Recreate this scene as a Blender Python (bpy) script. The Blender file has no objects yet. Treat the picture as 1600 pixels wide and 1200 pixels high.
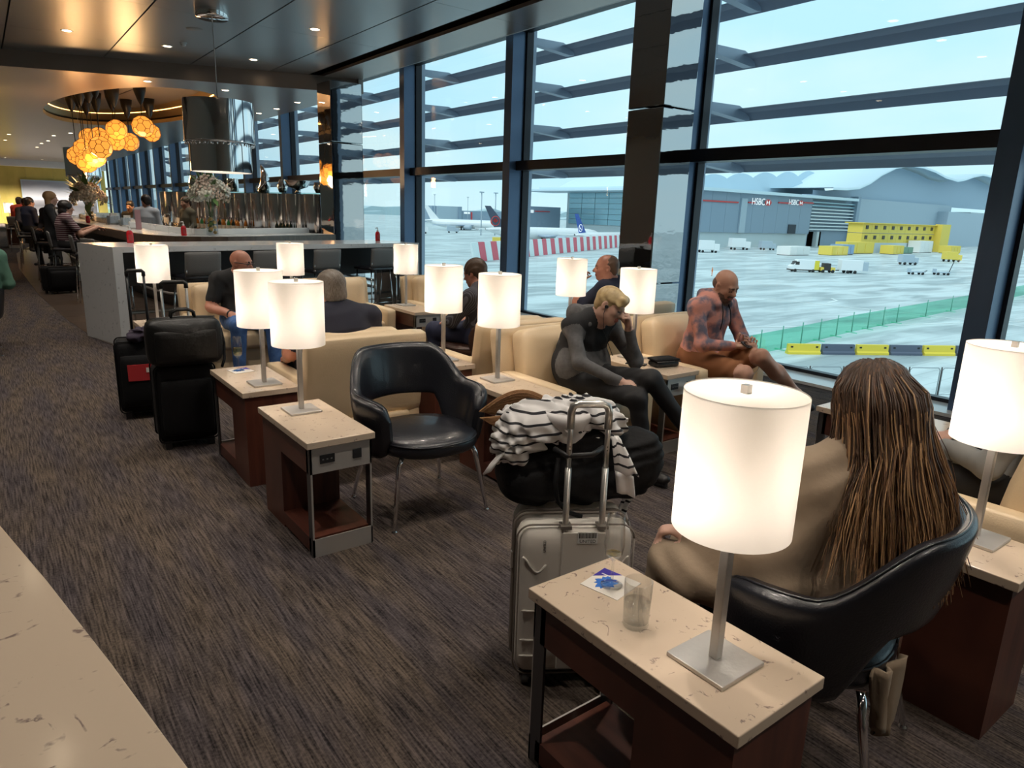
import bpy, bmesh, math, random
import numpy as np
from mathutils import Vector, Matrix
random.seed(7); RNG = np.random.default_rng(7)
PI = math.pi
scene = bpy.context.scene
C = scene.collection

# ---------------------------------------------------------------- camera
cam_d = bpy.data.cameras.new('camera'); cam = bpy.data.objects.new('camera', cam_d); C.objects.link(cam)
cam_d.sensor_width = 36.0; cam_d.lens = 1075.687 / 1600 * 36; cam_d.clip_start = 0.05; cam_d.clip_end = 6000
def cam_matrix(yaw, pitch, roll, loc):
    f = Vector((math.sin(yaw) * math.cos(pitch), math.cos(yaw) * math.cos(pitch), -math.sin(pitch)))
    r = Vector((math.cos(yaw), -math.sin(yaw), 0)); u = r.cross(f)
    r2 = math.cos(roll) * r + math.sin(roll) * u; u2 = -math.sin(roll) * r + math.cos(roll) * u
    m = Matrix((r2, u2, -f)).transposed().to_4x4(); m.translation = loc
    return m
cam.matrix_world = cam_matrix(0.652, 0.242, 0.033, Vector((0, 0, 1.579)))
scene.camera = cam

# ---------------------------------------------------------------- sky, sun, exposure
vs = scene.view_settings; vs.view_transform = 'Standard'; vs.look = 'None'; vs.gamma = 1.0; vs.use_curve_mapping = False
vs.exposure = 0.55
try:
    cy = scene.cycles; cy.max_bounces = 7; cy.diffuse_bounces = 3; cy.glossy_bounces = 3; cy.transmission_bounces = 4; cy.transparent_max_bounces = 14; cy.caustics_reflective = False; cy.caustics_refractive = False
except Exception: pass
world = bpy.data.worlds.new('sky'); scene.world = world; world.use_nodes = True
nt = world.node_tree; nt.nodes.clear()
def nd(t, typ, **kw):
    n = t.nodes.new(typ)
    for k, v in kw.items(): setattr(n, k, v)
    return n
wo = nd(nt, 'ShaderNodeOutputWorld'); bg = nd(nt, 'ShaderNodeBackground'); tc = nd(nt, 'ShaderNodeTexCoord')
mp = nd(nt, 'ShaderNodeMapping'); mp.inputs['Scale'].default_value = (1.6, 1.6, 4.0)
nz = nd(nt, 'ShaderNodeTexNoise'); nz.inputs['Scale'].default_value = 1.7; nz.inputs['Detail'].default_value = 5
cr = nd(nt, 'ShaderNodeValToRGB')
cr.color_ramp.elements[0].position = 0.36; cr.color_ramp.elements[0].color = (0.37, 0.60, 0.70, 1)
cr.color_ramp.elements[1].position = 0.62; cr.color_ramp.elements[1].color = (0.49, 0.65, 0.67, 1)
bg.inputs['Strength'].default_value = 1.12
nt.links.new(tc.outputs['Generated'], mp.inputs['Vector']); nt.links.new(mp.outputs[0], nz.inputs['Vector'])
nt.links.new(nz.outputs['Fac'], cr.inputs[0]); nt.links.new(cr.outputs[0], bg.inputs[0]); nt.links.new(bg.outputs[0], wo.inputs[0])
sun_d = bpy.data.lights.new('sun', 'SUN'); sun_d.energy = 0.9; sun_d.angle = math.radians(25); sun_d.color = (1, 0.97, 0.92)
sun = bpy.data.objects.new('sun', sun_d); C.objects.link(sun)
sun.rotation_euler = Vector((0.62, 0.05, -0.78)).to_track_quat('-Z', 'Y').to_euler()

DL_E = 88.0   # power of one ceiling downlight
# ---------------------------------------------------------------- materials
MATS = {}
def mat(name, col, rough=0.5, metal=0.0, noise=None, bump=None, emit=None, alpha=None, trans=None, coat=0, spec=None, aniso=None):
    """noise=(scale, colour2, amount[, (sx,sy,sz)])  bump=(scale, strength[, (sx,sy,sz)])"""
    if name in MATS: return MATS[name]
    m = bpy.data.materials.new(name); m.use_nodes = True; t = m.node_tree; b = t.nodes['Principled BSDF']
    b.inputs['Base Color'].default_value = (*col, 1); b.inputs['Roughness'].default_value = rough; b.inputs['Metallic'].default_value = metal
    if spec is not None: b.inputs['Specular IOR Level'].default_value = spec
    if coat: b.inputs['Coat Weight'].default_value = coat; b.inputs['Coat Roughness'].default_value = 0.1
    tcn = None
    def coords(sc):
        c = nd(t, 'ShaderNodeTexCoord'); p = nd(t, 'ShaderNodeMapping'); p.inputs['Scale'].default_value = sc
        t.links.new(c.outputs['Object'], p.inputs['Vector']); return p.outputs[0]
    if noise:
        sc = noise[3] if len(noise) > 3 else (1, 1, 1)
        n = nd(t, 'ShaderNodeTexNoise'); n.inputs['Scale'].default_value = noise[0]; n.inputs['Detail'].default_value = 6
        t.links.new(coords(sc), n.inputs['Vector'])
        r = nd(t, 'ShaderNodeMapRange'); r.inputs[1].default_value = 0.35; r.inputs[2].default_value = 0.68; r.inputs[4].default_value = noise[2]
        x = nd(t, 'ShaderNodeMix', data_type='RGBA'); x.inputs[6].default_value = (*col, 1); x.inputs[7].default_value = (*noise[1], 1)
        t.links.new(n.outputs['Fac'], r.inputs[0]); t.links.new(r.outputs[0], x.inputs[0]); t.links.new(x.outputs[2], b.inputs['Base Color'])
    if bump:
        sc = bump[2] if len(bump) > 2 else (1, 1, 1)
        n = nd(t, 'ShaderNodeTexNoise'); n.inputs['Scale'].default_value = bump[0]; n.inputs['Detail'].default_value = 4
        t.links.new(coords(sc), n.inputs['Vector'])
        bp = nd(t, 'ShaderNodeBump'); bp.inputs['Strength'].default_value = bump[1]; bp.inputs['Distance'].default_value = 0.02
        t.links.new(n.outputs['Fac'], bp.inputs['Height']); t.links.new(bp.outputs[0], b.inputs['Normal'])
    if emit: b.inputs['Emission Color'].default_value = (*emit[0], 1); b.inputs['Emission Strength'].default_value = emit[1]
    if trans: b.inputs['Transmission Weight'].default_value = trans[0]; b.inputs['IOR'].default_value = trans[1]
    if alpha is not None: b.inputs['Alpha'].default_value = alpha
    MATS[name] = m; return m

def thin_glass(name, tint, refl, rough=0.0, edge=0.55, power=4.0):
    m = bpy.data.materials.new(name); m.use_nodes = True; t = m.node_tree; t.nodes.clear()
    o = nd(t, 'ShaderNodeOutputMaterial'); tr = nd(t, 'ShaderNodeBsdfTransparent'); gl = nd(t, 'ShaderNodeBsdfGlossy'); mx = nd(t, 'ShaderNodeMixShader')
    lw = nd(t, 'ShaderNodeLayerWeight'); lw.inputs['Blend'].default_value = 0.5
    pw = nd(t, 'ShaderNodeMath', operation='POWER'); pw.inputs[1].default_value = power; ma = nd(t, 'ShaderNodeMath', operation='MULTIPLY_ADD'); ma.inputs[1].default_value = edge; ma.inputs[2].default_value = refl * 0.4
    tr.inputs[0].default_value = (*tint, 1); gl.inputs['Roughness'].default_value = rough
    t.links.new(lw.outputs['Facing'], pw.inputs[0]); t.links.new(pw.outputs[0], ma.inputs[0]); t.links.new(ma.outputs[0], mx.inputs[0])
    t.links.new(tr.outputs[0], mx.inputs[1]); t.links.new(gl.outputs[0], mx.inputs[2]); t.links.new(mx.outputs[0], o.inputs[0])
    MATS[name] = m; return m

def carpet_mat(name, dark, light, stretch):
    m = bpy.data.materials.new(name); m.use_nodes = True; t = m.node_tree; b = t.nodes['Principled BSDF']
    b.inputs['Roughness'].default_value = 0.95; b.inputs['Specular IOR Level'].default_value = 0.1
    c = nd(t, 'ShaderNodeTexCoord')
    def layer(sc, scale, det):
        p = nd(t, 'ShaderNodeMapping'); p.inputs['Scale'].default_value = sc; t.links.new(c.outputs['Object'], p.inputs['Vector'])
        n = nd(t, 'ShaderNodeTexNoise'); n.inputs['Scale'].default_value = scale; n.inputs['Detail'].default_value = det; t.links.new(p.outputs[0], n.inputs['Vector']); return n
    a = layer(stretch, 1.0, 4); f = layer((90, 90, 90), 1.0, 2); g = layer((0.9, 0.6, 1), 1.5, 3); h = layer((7, 1.2, 1), 1.0, 2)
    ad = nd(t, 'ShaderNodeMath', operation='ADD'); mu = nd(t, 'ShaderNodeMath', operation='MULTIPLY'); mu.inputs[1].default_value = 0.45
    t.links.new(f.outputs['Fac'], mu.inputs[0]); t.links.new(a.outputs['Fac'], ad.inputs[0]); t.links.new(mu.outputs[0], ad.inputs[1])
    r = nd(t, 'ShaderNodeValToRGB'); r.color_ramp.elements[0].position = 0.52; r.color_ramp.elements[0].color = (*dark, 1)
    r.color_ramp.elements[1].position = 0.92; r.color_ramp.elements[1].color = (*light, 1)
    t.links.new(ad.outputs[0], r.inputs[0])
    x = nd(t, 'ShaderNodeMix', data_type='RGBA', blend_type='MULTIPLY'); x.inputs[0].default_value = 0.8
    r2 = nd(t, 'ShaderNodeValToRGB'); r2.color_ramp.elements[0].position = 0.35; r2.color_ramp.elements[0].color = (0.72, 0.70, 0.85, 1); r2.color_ramp.elements[1].position = 0.65; r2.color_ramp.elements[1].color = (1.12, 1.0, 0.86, 1)
    t.links.new(h.outputs['Fac'], r2.inputs[0]); t.links.new(r.outputs[0], x.inputs[6]); t.links.new(r2.outputs[0], x.inputs[7]); t.links.new(x.outputs[2], b.inputs['Base Color'])
    bp = nd(t, 'ShaderNodeBump'); bp.inputs['Strength'].default_value = 0.6; bp.inputs['Distance'].default_value = 0.006
    t.links.new(ad.outputs[0], bp.inputs['Height']); t.links.new(bp.outputs[0], b.inputs['Normal'])
    MATS[name] = m; return m

def stone_mat(name, base, vein, scale=5.0, thresh=0.03, rough=0.12):
    """pale engineered stone with short broken hairline veins"""
    m = bpy.data.materials.new(name); m.use_nodes = True; t = m.node_tree; b = t.nodes['Principled BSDF']; b.inputs['Roughness'].default_value = rough
    c = nd(t, 'ShaderNodeTexCoord')
    def N(scale, det, dist=0.0):
        n = nd(t, 'ShaderNodeTexNoise'); n.inputs['Scale'].default_value = scale; n.inputs['Detail'].default_value = det; n.inputs['Distortion'].default_value = dist
        t.links.new(c.outputs['Object'], n.inputs['Vector']); return n.outputs['Fac']
    a = N(scale, 5, 0.8); k = N(scale * 1.9, 3)
    s = nd(t, 'ShaderNodeMath', operation='SUBTRACT'); s.inputs[1].default_value = 0.5; t.links.new(a, s.inputs[0])
    ab = nd(t, 'ShaderNodeMath', operation='ABSOLUTE'); t.links.new(s.outputs[0], ab.inputs[0])
    r = nd(t, 'ShaderNodeMapRange'); r.inputs[1].default_value = thresh * 0.25; r.inputs[2].default_value = thresh; r.inputs[3].default_value = 1; r.inputs[4].default_value = 0
    t.links.new(ab.outputs[0], r.inputs[0])
    r2 = nd(t, 'ShaderNodeMapRange'); r2.inputs[1].default_value = 0.56; r2.inputs[2].default_value = 0.64; t.links.new(k, r2.inputs[0])
    mu = nd(t, 'ShaderNodeMath', operation='MULTIPLY'); t.links.new(r.outputs[0], mu.inputs[0]); t.links.new(r2.outputs[0], mu.inputs[1])
    x = nd(t, 'ShaderNodeMix', data_type='RGBA'); x.inputs[6].default_value = (*base, 1); x.inputs[7].default_value = (*vein, 1)
    t.links.new(mu.outputs[0], x.inputs[0]); t.links.new(x.outputs[2], b.inputs['Base Color'])
    MATS[name] = m; return m

def wood_mat(name, c1, c2, rough=0.35, sc=(2, 12, 2)):
    return mat(name, c1, rough, noise=(3.0, c2, 1.0, sc))

def shade_mat(name):
    m = bpy.data.materials.new(name); m.use_nodes = True; t = m.node_tree; t.nodes.clear()
    o = nd(t, 'ShaderNodeOutputMaterial'); d = nd(t, 'ShaderNodeBsdfDiffuse'); l = nd(t, 'ShaderNodeBsdfTranslucent'); mx = nd(t, 'ShaderNodeMixShader')
    d.inputs[0].default_value = (0.86, 0.82, 0.76, 1); l.inputs[0].default_value = (0.92, 0.87, 0.81, 1); mx.inputs[0].default_value = 0.5
    t.links.new(d.outputs[0], mx.inputs[1]); t.links.new(l.outputs[0], mx.inputs[2]); t.links.new(mx.outputs[0], o.inputs[0])
    MATS[name] = m; return m

CARPET = carpet_mat('carpet', (0.020, 0.0172, 0.0162), (0.135, 0.114, 0.101), (130, 5.5, 1))
STONE = stone_mat('cream stone', (0.64, 0.51, 0.385), (0.26, 0.19, 0.165), 17.0, 0.028)
MARBLE = stone_mat('grey marble', (0.60, 0.61, 0.62), (0.40, 0.41, 0.42), 9.0, 0.03, 0.15)
WALNUT = wood_mat('walnut veneer', (0.115, 0.036, 0.022), (0.060, 0.018, 0.012), 0.35, (9, 1.5, 1.0))
BARWOOD = wood_mat('bar edge wood', (0.15, 0.10, 0.07), (0.10, 0.065, 0.045), 0.35)
STEEL = mat('brushed steel', (0.60, 0.57, 0.535), 0.38, 0.65, bump=(60, 0.05, (1, 1, 12)))
STEELD = mat('dark steel', (0.14, 0.14, 0.145), 0.4, 0.9)
CHROME = mat('chrome', (0.82, 0.82, 0.83), 0.06, 1.0)
MIRROR = mat('polished mirror steel', (0.48, 0.48, 0.49), 0.03, 1.0, bump=(1.3, 0.10, (1, 1, 2.2)))
BLACK = mat('black plastic', (0.012, 0.012, 0.013), 0.4)
CREAM = mat('cream leather', (0.70, 0.54, 0.345), 0.40, bump=(140, 0.10), noise=(3, (0.64, 0.49, 0.31), 1.0))
BLKLEA = mat('black leather', (0.012, 0.013, 0.018), 0.30, bump=(170, 0.12), coat=0.25)
BRNLEA = mat('brown leather', (0.06, 0.025, 0.015), 0.4, bump=(150, 0.1))
GREYFAB = mat('grey vinyl', (0.16, 0.155, 0.15), 0.5, bump=(80, 0.08))
SHADE = shade_mat('lamp shade acrylic')
GLASS = thin_glass('window glass', (0.97, 0.99, 1.0), 0.06)
DGLASS = thin_glass('drinking glass', (.965, .97, .97), 0.14, 0.0, 0.75, 3.0)
WATER = thin_glass('water', (.93, .95, .95), 0.12, 0.0, 0.6, 3.0)
WINE = thin_glass('white wine', (.95, .88, .55), 0.15, 0.0, 0.6, 2.5)
ALU = mat('blue grey anodised aluminium', (0.115, 0.185, 0.31), 0.32, 0.3)
ALUD = mat('dark transom paint', (0.022, 0.022, 0.03), 0.4, 0.3)
ALUL = mat('outside aluminium', (0.40, 0.48, 0.60), 0.4, 0.3)
LOUV = mat('perforated louvre metal', (0.31, 0.35, 0.45), 0.7, 0.0)
CEILM = mat('brushed ceiling metal', (0.40, 0.395, 0.39), 0.30, 0.6, bump=(30, 0.02, (1, 14, 1)))
CEILB = mat('bronze ceiling metal', (0.42, 0.355, 0.31), 0.30, 0.6, bump=(25, 0.03, (1, 10, 1)))
GOLD = mat('gold wall finish', (0.56, 0.43, 0.11), 0.55, 0.2, noise=(2.2, (0.46, 0.36, 0.08), 1.0, (1, 1, .4)))
WHITE = mat('white paint', (0.8, 0.8, 0.78), 0.5)
DARKW = mat('dark panel', (0.035, 0.03, 0.028), 0.5)
BEIGE = mat('beige wall paint', (0.42, 0.37, 0.31), 0.7)

# ---------------------------------------------------------------- mesh building
class MB:
    def __init__(s): s.v = []; s.f = []; s.m = []; s.sm = []
    def add(s, vs_, fs, mi=0, smooth=False):
        o = len(s.v); s.v += [tuple(p) for p in vs_]; s.f += [tuple(i + o for i in f) for f in fs]; s.m += [mi] * len(fs); s.sm += [smooth] * len(fs); return s
    def box(s, x0, x1, y0, y1, z0, z1, mi=0, M=None):
        p = [Vector((x, y, z)) for z in (z0, z1) for y in (y0, y1) for x in (x0, x1)]
        if M is not None: p = [M @ q for q in p]
        return s.add(p, [(0, 2, 3, 1), (4, 5, 7, 6), (0, 1, 5, 4), (2, 6, 7, 3), (0, 4, 6, 2), (1, 3, 7, 5)], mi)
    def prism(s, poly, z0, z1, mi=0, M=None):
        n = len(poly); p = [Vector((x, y, z0)) for x, y in poly] + [Vector((x, y, z1)) for x, y in poly]
        if M is not None: p = [M @ q for q in p]
        return s.add(p, [tuple(range(n - 1, -1, -1)), tuple(range(n, 2 * n))] + [(i, (i + 1) % n, n + (i + 1) % n, n + i) for i in range(n)], mi)
    def tube(s, pts, r, n=8, mi=0, caps=True, smooth=True):
        pts = [Vector(p) for p in pts]; rs = r if isinstance(r, (list, tuple)) else [r] * len(pts)
        up = None; vs_ = []
        for i, p in enumerate(pts):
            d = (pts[min(i + 1, len(pts) - 1)] - pts[max(i - 1, 0)]).normalized()
            if up is None: up = d.orthogonal().normalized()
            up = (up - d * up.dot(d)); up = up.normalized() if up.length > 1e-6 else d.orthogonal().normalized()
            b = d.cross(up)
            vs_ += [p + rs[i] * (math.cos(2 * PI * k / n) * up + math.sin(2 * PI * k / n) * b) for k in range(n)]
        fs = [(i * n + k, i * n + (k + 1) % n, (i + 1) * n + (k + 1) % n, (i + 1) * n + k) for i in range(len(pts) - 1) for k in range(n)]
        s.add(vs_, fs, mi, smooth)
        if caps:
            o = len(s.v) - len(vs_); s.f += [tuple(o + k for k in range(n - 1, -1, -1)), tuple(o + (len(pts) - 1) * n + k for k in range(n))]; s.m += [mi] * 2; s.sm += [False] * 2
        return s
    def bar(s, a, b, w, h, mi=0, up=(0, 0, 1)):
        a = Vector(a); b = Vector(b); d = (b - a).normalized(); u = Vector(up)
        if abs(d.dot(u)) > 0.98: u = Vector((0, 1, 0))
        x = d.cross(u).normalized(); y = x.cross(d)
        p = [q + sx * x * w / 2 + sy * y * h / 2 for q in (a, b) for sx, sy in ((-1, -1), (1, -1), (1, 1), (-1, 1))]
        return s.add(p, [(3, 2, 1, 0), (4, 5, 6, 7), (0, 1, 5, 4), (1, 2, 6, 5), (2, 3, 7, 6), (3, 0, 4, 7)], mi)
    def lathe(s, prof, n=24, c=(0, 0, 0), mi=0, smooth=True, M=None):
        vs_ = [Vector((c[0] + r * math.cos(2 * PI * k / n), c[1] + r * math.sin(2 * PI * k / n), c[2] + z)) for r, z in prof for k in range(n)]
        if M is not None: vs_ = [M @ q for q in vs_]
        fs = [(i * n + k, i * n + (k + 1) % n, (i + 1) * n + (k + 1) % n, (i + 1) * n + k) for i in range(len(prof) - 1) for k in range(n)]
        return s.add(vs_, fs, mi, smooth)
    def rbox(s, c, size, r=0.04, puff=(0, 0, 0), n=7, mi=0, M=None):
        """rounded, optionally puffed box"""
        hx, hy, hz = [q / 2 for q in size]; vs_ = []; fs = []; idx = {}
        def vert(p):
            key = tuple(round(q, 4) for q in p)
            if key in idx: return idx[key]
            h = Vector((hx, hy, hz)); q = Vector([p[i] * h[i] for i in range(3)])
            rr = min(r, hx, hy, hz)
            inner = Vector([max(-(h[i] - rr), min(h[i] - rr, q[i])) for i in range(3)]); d = q - inner
            if d.length > 1e-9: q = inner + d.normalized() * rr
            for i in range(3):
                j, k = (i + 1) % 3, (i + 2) % 3
                q[i] += puff[i] * p[i] * (1 - p[j] ** 2) * (1 - p[k] ** 2)
            q = q + Vector(c)
            if M is not None: q = M @ q
            idx[key] = len(vs_); vs_.append(q); return idx[key]
        # sample positions denser near the edges
        g = [-1 + 2 * i / (n - 1) for i in range(n)]; g = [math.copysign(abs(t) ** 0.6, t) if t else 0.0 for t in g]
        for ax in range(3):
            for sg in (-1, 1):
                for i in range(n - 1):
                    for j in range(n - 1):
                        q = []
                        for a_, b_ in ((i, j), (i + 1, j), (i + 1, j + 1), (i, j + 1)):
                            p = [0, 0, 0]; p[ax] = sg; p[(ax + 1) % 3] = g[a_]; p[(ax + 2) % 3] = g[b_]; q.append(vert(p))
                        if sg < 0: q.reverse()
                        fs.append(tuple(q))
        return s.add(vs_, fs, mi, True)
    def sheet(s, rows, mi=0, smooth=True, closed=False):
        n = len(rows[0]); vs_ = [p for r_ in rows for p in r_]; m = n if closed else n - 1
        fs = [(i * n + k, i * n + (k + 1) % n, (i + 1) * n + (k + 1) % n, (i + 1) * n + k) for i in range(len(rows) - 1) for k in range(m)]
        return s.add(vs_, fs, mi, smooth)
    def mesh(s, name, mats):
        me = bpy.data.meshes.new(name); me.from_pydata(s.v, [], s.f)
        for m in mats: me.materials.append(m)
        me.polygons.foreach_set('material_index', s.m); me.polygons.foreach_set('use_smooth', s.sm); me.update(); return me

def ob(name, mb, mats, parent=None, loc=(0, 0, 0), rz=0.0, bevel=0.0, solid=0.0, label=None):
    if not isinstance(mats, (list, tuple)): mats = [mats]
    me = mb if isinstance(mb, bpy.types.Mesh) else mb.mesh(name, mats)
    o = bpy.data.objects.new(name, me); C.objects.link(o); o.location = loc; o.rotation_euler = (0, 0, rz)
    if parent is not None: o.parent = parent
    if solid: md = o.modifiers.new('solid', 'SOLIDIFY'); md.thickness = solid; md.offset = 0
    if bevel: md = o.modifiers.new('bevel', 'BEVEL'); md.width = bevel; md.segments = 2; md.limit_method = 'ANGLE'
    if label: o['label'] = label
    return o
def tag(o, label, cat, group=None, kind=None):
    o['label'] = label; o['category'] = cat
    if group: o['group'] = group
    if kind: o['kind'] = kind
    return o
def thing(name, label, cat, loc=(0, 0, 0), rz=0.0, group=None):
    o = bpy.data.objects.new(name, None); C.objects.link(o); o.location = loc; o.rotation_euler = (0, 0, rz); o.empty_display_size = 0.1
    return tag(o, label, cat, group)
def struct(name, label=None, loc=(0, 0, 0)):
    o = bpy.data.objects.new(name, None); C.objects.link(o); o.location = loc; o['kind'] = 'structure'
    if label: o['label'] = label
    return o
def skind(o, label=None):
    o['kind'] = 'structure'
    if label: o['label'] = label
    return o
def kids(o): return [x for x in bpy.data.objects if x.parent == o]
TREES = {}
def copytree(root, loc, rz=0.0, label=None, group=None):
    if root.name not in TREES: TREES[root.name] = [(k, kids(k)) for k in kids(root)]
    r = root.copy(); C.objects.link(r); r.location = loc; r.rotation_euler = (0, 0, rz)
    if label: r['label'] = label
    if group: r['group'] = group
    for k, gs in TREES[root.name]:
        c = k.copy(); C.objects.link(c); c.parent = r
        for g in gs:
            d = g.copy(); C.objects.link(d); d.parent = c
    return r
def text(name, s, size, m, parent, M, ext=0.002, align='CENTER'):
    cu = bpy.data.curves.new(name, 'FONT'); cu.body = s; cu.size = size; cu.extrude = ext; cu.align_x = align; cu.align_y = 'CENTER'; cu.materials.append(m)
    tmp = bpy.data.objects.new(name, cu)
    me = bpy.data.meshes.new_from_object(tmp); bpy.data.objects.remove(tmp)
    o = bpy.data.objects.new(name, me); C.objects.link(o); o.parent = parent; o.matrix_local = M; return o
def rotz(a): return Matrix.Rotation(a, 4, 'Z')
def T(x, y, z): return Matrix.Translation((x, y, z))

# ================================================================ the room
ZC = 4.11; ZL = 3.83; XW = 6.9
fl = ob('floor', MB().box(-6, 6.46, -3.5, 56, -0.25, 0), CARPET); skind(fl, 'dark brown grey streaked carpet')
# stone strip of floor under the bar, curved edge
edge = [(1.30, 8.1), (1.08, 8.5), (0.92, 9.26), (0.78, 10.9), (0.64, 14.1), (0.58, 19.5), (0.73, 25.0), (1.3, 29), (2.6, 32), (4.5, 33), (6.3, 32), (6.3, 10.6), (3.6, 9.0)]
BARFLOOR = mat('bar floor planks', (0.060, 0.042, 0.032), 0.28, noise=(2.0, (0.085, 0.062, 0.048), 1.0, (1, 7, 1)))
bf = struct('floor_bar', 'dark polished floor curving around the bar'); bf.location = (0, 0, 0)
def poly_x(poly, y):
    xs = []
    for i in range(len(poly)):
        (xa, ya), (xb, yb) = poly[i], poly[(i + 1) % len(poly)]
        if (ya <= y < yb) or (yb <= y < ya): xs.append(xa + (y - ya) / (yb - ya) * (xb - xa))
    return (min(xs), max(xs)) if len(xs) >= 2 else None
yy = 8.12
while yy < 32.9:
    w = 0.62
    ys = [min(32.95, yy + w * k / 4) for k in range(5)]
    sp = [poly_x(edge, min(32.9, max(8.101, y))) for y in ys]
    if all(sp):
        lft = [(s_[0], y) for s_, y in zip(sp, ys)]; rgt = [(s_[1], y) for s_, y in zip(sp, ys)]
        lft[-1] = (lft[-1][0], ys[-1] - 0.006); rgt[-1] = (rgt[-1][0], ys[-1] - 0.006)
        ob('plank', MB().prism(rgt + lft[::-1], 0.0, 0.006), BARFLOOR, bf)
    yy += w
skind(ob('trim_1', MB().box(6.46, 6.98, -3.5, 56, -0.25, 0.03), mat('pale sill', (0.82, 0.84, 0.84), 0.15)), 'pale window sill ledge along the floor')
skind(ob('wall_left', MB().box(-6.2, -6, -3.5, 56, 0, 4.8), BEIGE))
skind(ob('wall_back', MB().box(-6.2, 7.1, -3.7, -3.5, 0, 4.8), BEIGE))
gw = struct('wall_far', 'gold panelled wall at the far end of the lounge')
for i in range(9):
    x0 = -6 + i * 1.433
    ob('panel', MB().box(x0, x0 + 1.425, 54.0, 54.2, 0, 4.05), GOLD, gw)
skind(ob('trim_2', MB().box(-6, XW, 53.2, 54.0, 3.45, 3.83), WHITE), 'white cornice above the gold wall')
skind(ob('roof', MB().box(-6.2, 7.25, -3.7, 56, 4.8, 5.0), DARKW))
skind(ob('wall_under', MB().box(-6.2, 7.0, -3.7, 56, -9.2, -0.25), DARKW))
# high ceiling of metal panels with open joints
ce = struct('ceiling', 'dark brushed metal panel ceiling')
ob('ceiling_backing', MB().box(-6, 6.9, -3.5, 17, ZC + 0.10, ZC + 0.14), BLACK, ce)
seams = [-6, -4.9, -3.5, -2.1, -0.7, 0.66, 2.15, 3.50, 4.82, 5.50]
ysm = [-3.5, -0.2, 2.6, 5.4, 8.2, 11.0, 13.8, 16.6]
for i in range(len(seams) - 1):
    for j in range(len(ysm) - 1):
        ob('panel', MB().box(seams[i] + 0.011, seams[i + 1] - 0.011, ysm[j] + 0.003, ysm[j + 1] - 0.003, ZC, ZC + 0.03), CEILM, ce)
for j in range(len(ysm) - 1):
    ob('edge_panel', MB().box(5.74, 6.42, ysm[j] + 0.003, ysm[j + 1] - 0.003, ZC - 0.02, ZC + 0.03), CEILB, ce)
ob('edge_lip', MB().box(6.42, 6.45, -3.5, 17, ZC - 0.02, ZC + 0.5), WHITE, ce)
# lower bar ceiling with round coffer and fascia
cc = (3.31, 20.9); CA, CB, CROT = 1.62, 4.9, 0.092
def rim(a, off=0.0, z=0.0):
    q = a - CROT; r = 1 / math.sqrt((math.cos(q) / (CA + off)) ** 2 + (math.sin(q) / (CB + off)) ** 2)
    return (cc[0] + r * math.cos(a), cc[1] + r * math.sin(a), z)
def fasc(x): return 16.22 - 0.386 * x
outer = [(-6, fasc(-6)), (6.40, fasc(6.40)), (6.40, 54), (-6, 54)]
cl = struct('ceiling_bar', 'lower bronze ceiling over the bar with a round coffer')
NS = 160
def ray_poly(a):
    d = Vector((math.cos(a), math.sin(a))); best = 1e9
    for i in range(4):
        p, q = Vector(outer[i]), Vector(outer[(i + 1) % 4]); e = q - p; den = d.x * e.y - d.y * e.x
        if abs(den) < 1e-9: continue
        w = p - Vector(cc); t_ = (w.x * e.y - w.y * e.x) / den; u_ = (w.x * d.y - w.y * d.x) / den
        if t_ > 0 and -1e-6 <= u_ <= 1 + 1e-6: best = min(best, t_)
    return Vector(cc) + d * best
angs = sorted([2 * PI * k / NS for k in range(NS)] + [math.atan2(y - cc[1], x - cc[0]) % (2 * PI) for x, y in outer])
inn = [rim(a, 0, ZL) for a in angs]; out = [(*ray_poly(a), ZL) for a in angs]
m = MB(); n_ = len(angs); m.add(inn + out, [(k, n_ + k, n_ + (k + 1) % n_, (k + 1) % n_) for k in range(n_)])
ob('soffit', m, CEILB, cl)
COFF = mat('coffer gold', (0.48, 0.34, 0.16), 0.4, 0.4)
def loops(L_, mi=0, m=None):
    m = m or MB(); AA = [2 * PI * k / 128 for k in range(128)]
    return m.sheet([[rim(a, o_, z_) for a in AA] for o_, z_ in L_], mi, True, True)
m = loops([(0, ZL), (0, ZL + .10)]); loops([(0, ZL + .10), (.12, ZL + .10), (.12, ZL + .16)], 1, m); loops([(.12, ZL + .16), (0, ZL + .16), (0, ZL + .34), (-.3, ZL + .42)], 0, m)
ob('coffer_ring', m, [COFF, BLACK], cl)
ob('coffer_panel', loops([(-.3, ZL + .42), (-1.0, ZL + .42), (-1.6, ZL + .42)]), mat('coffer ceiling', (0.30, 0.25, 0.19), 0.5), cl)
ob('cove_light', loops([(-.02, ZL + .335), (-.05, ZL + .343)]), mat('warm led strip', (1, .6, .25), emit=((1, .50, .14), 7.0)), cl)
d_ = Vector((12.4, fasc(6.4) - fasc(-6))).normalized()
m = MB().add([(-6, fasc(-6), ZL), (6.4, fasc(6.4), ZL), (6.4, fasc(6.4), ZC), (-6, fasc(-6), ZC)], [(0, 1, 2, 3)]); m.add([(6.4, fasc(6.4), ZL), (6.4, 54, ZL), (6.4, 54, ZC + .5), (6.4, fasc(6.4), ZC + .5)], [(0, 1, 2, 3)])
ob('fascia', m, CEILB, cl)
ob('fascia_cap', MB().box(6.36, 6.46, fasc(6.4) - 0.05, fasc(6.4) + 0.15, ZL - 0.01, ZC + .02), CEILB, cl)

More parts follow.
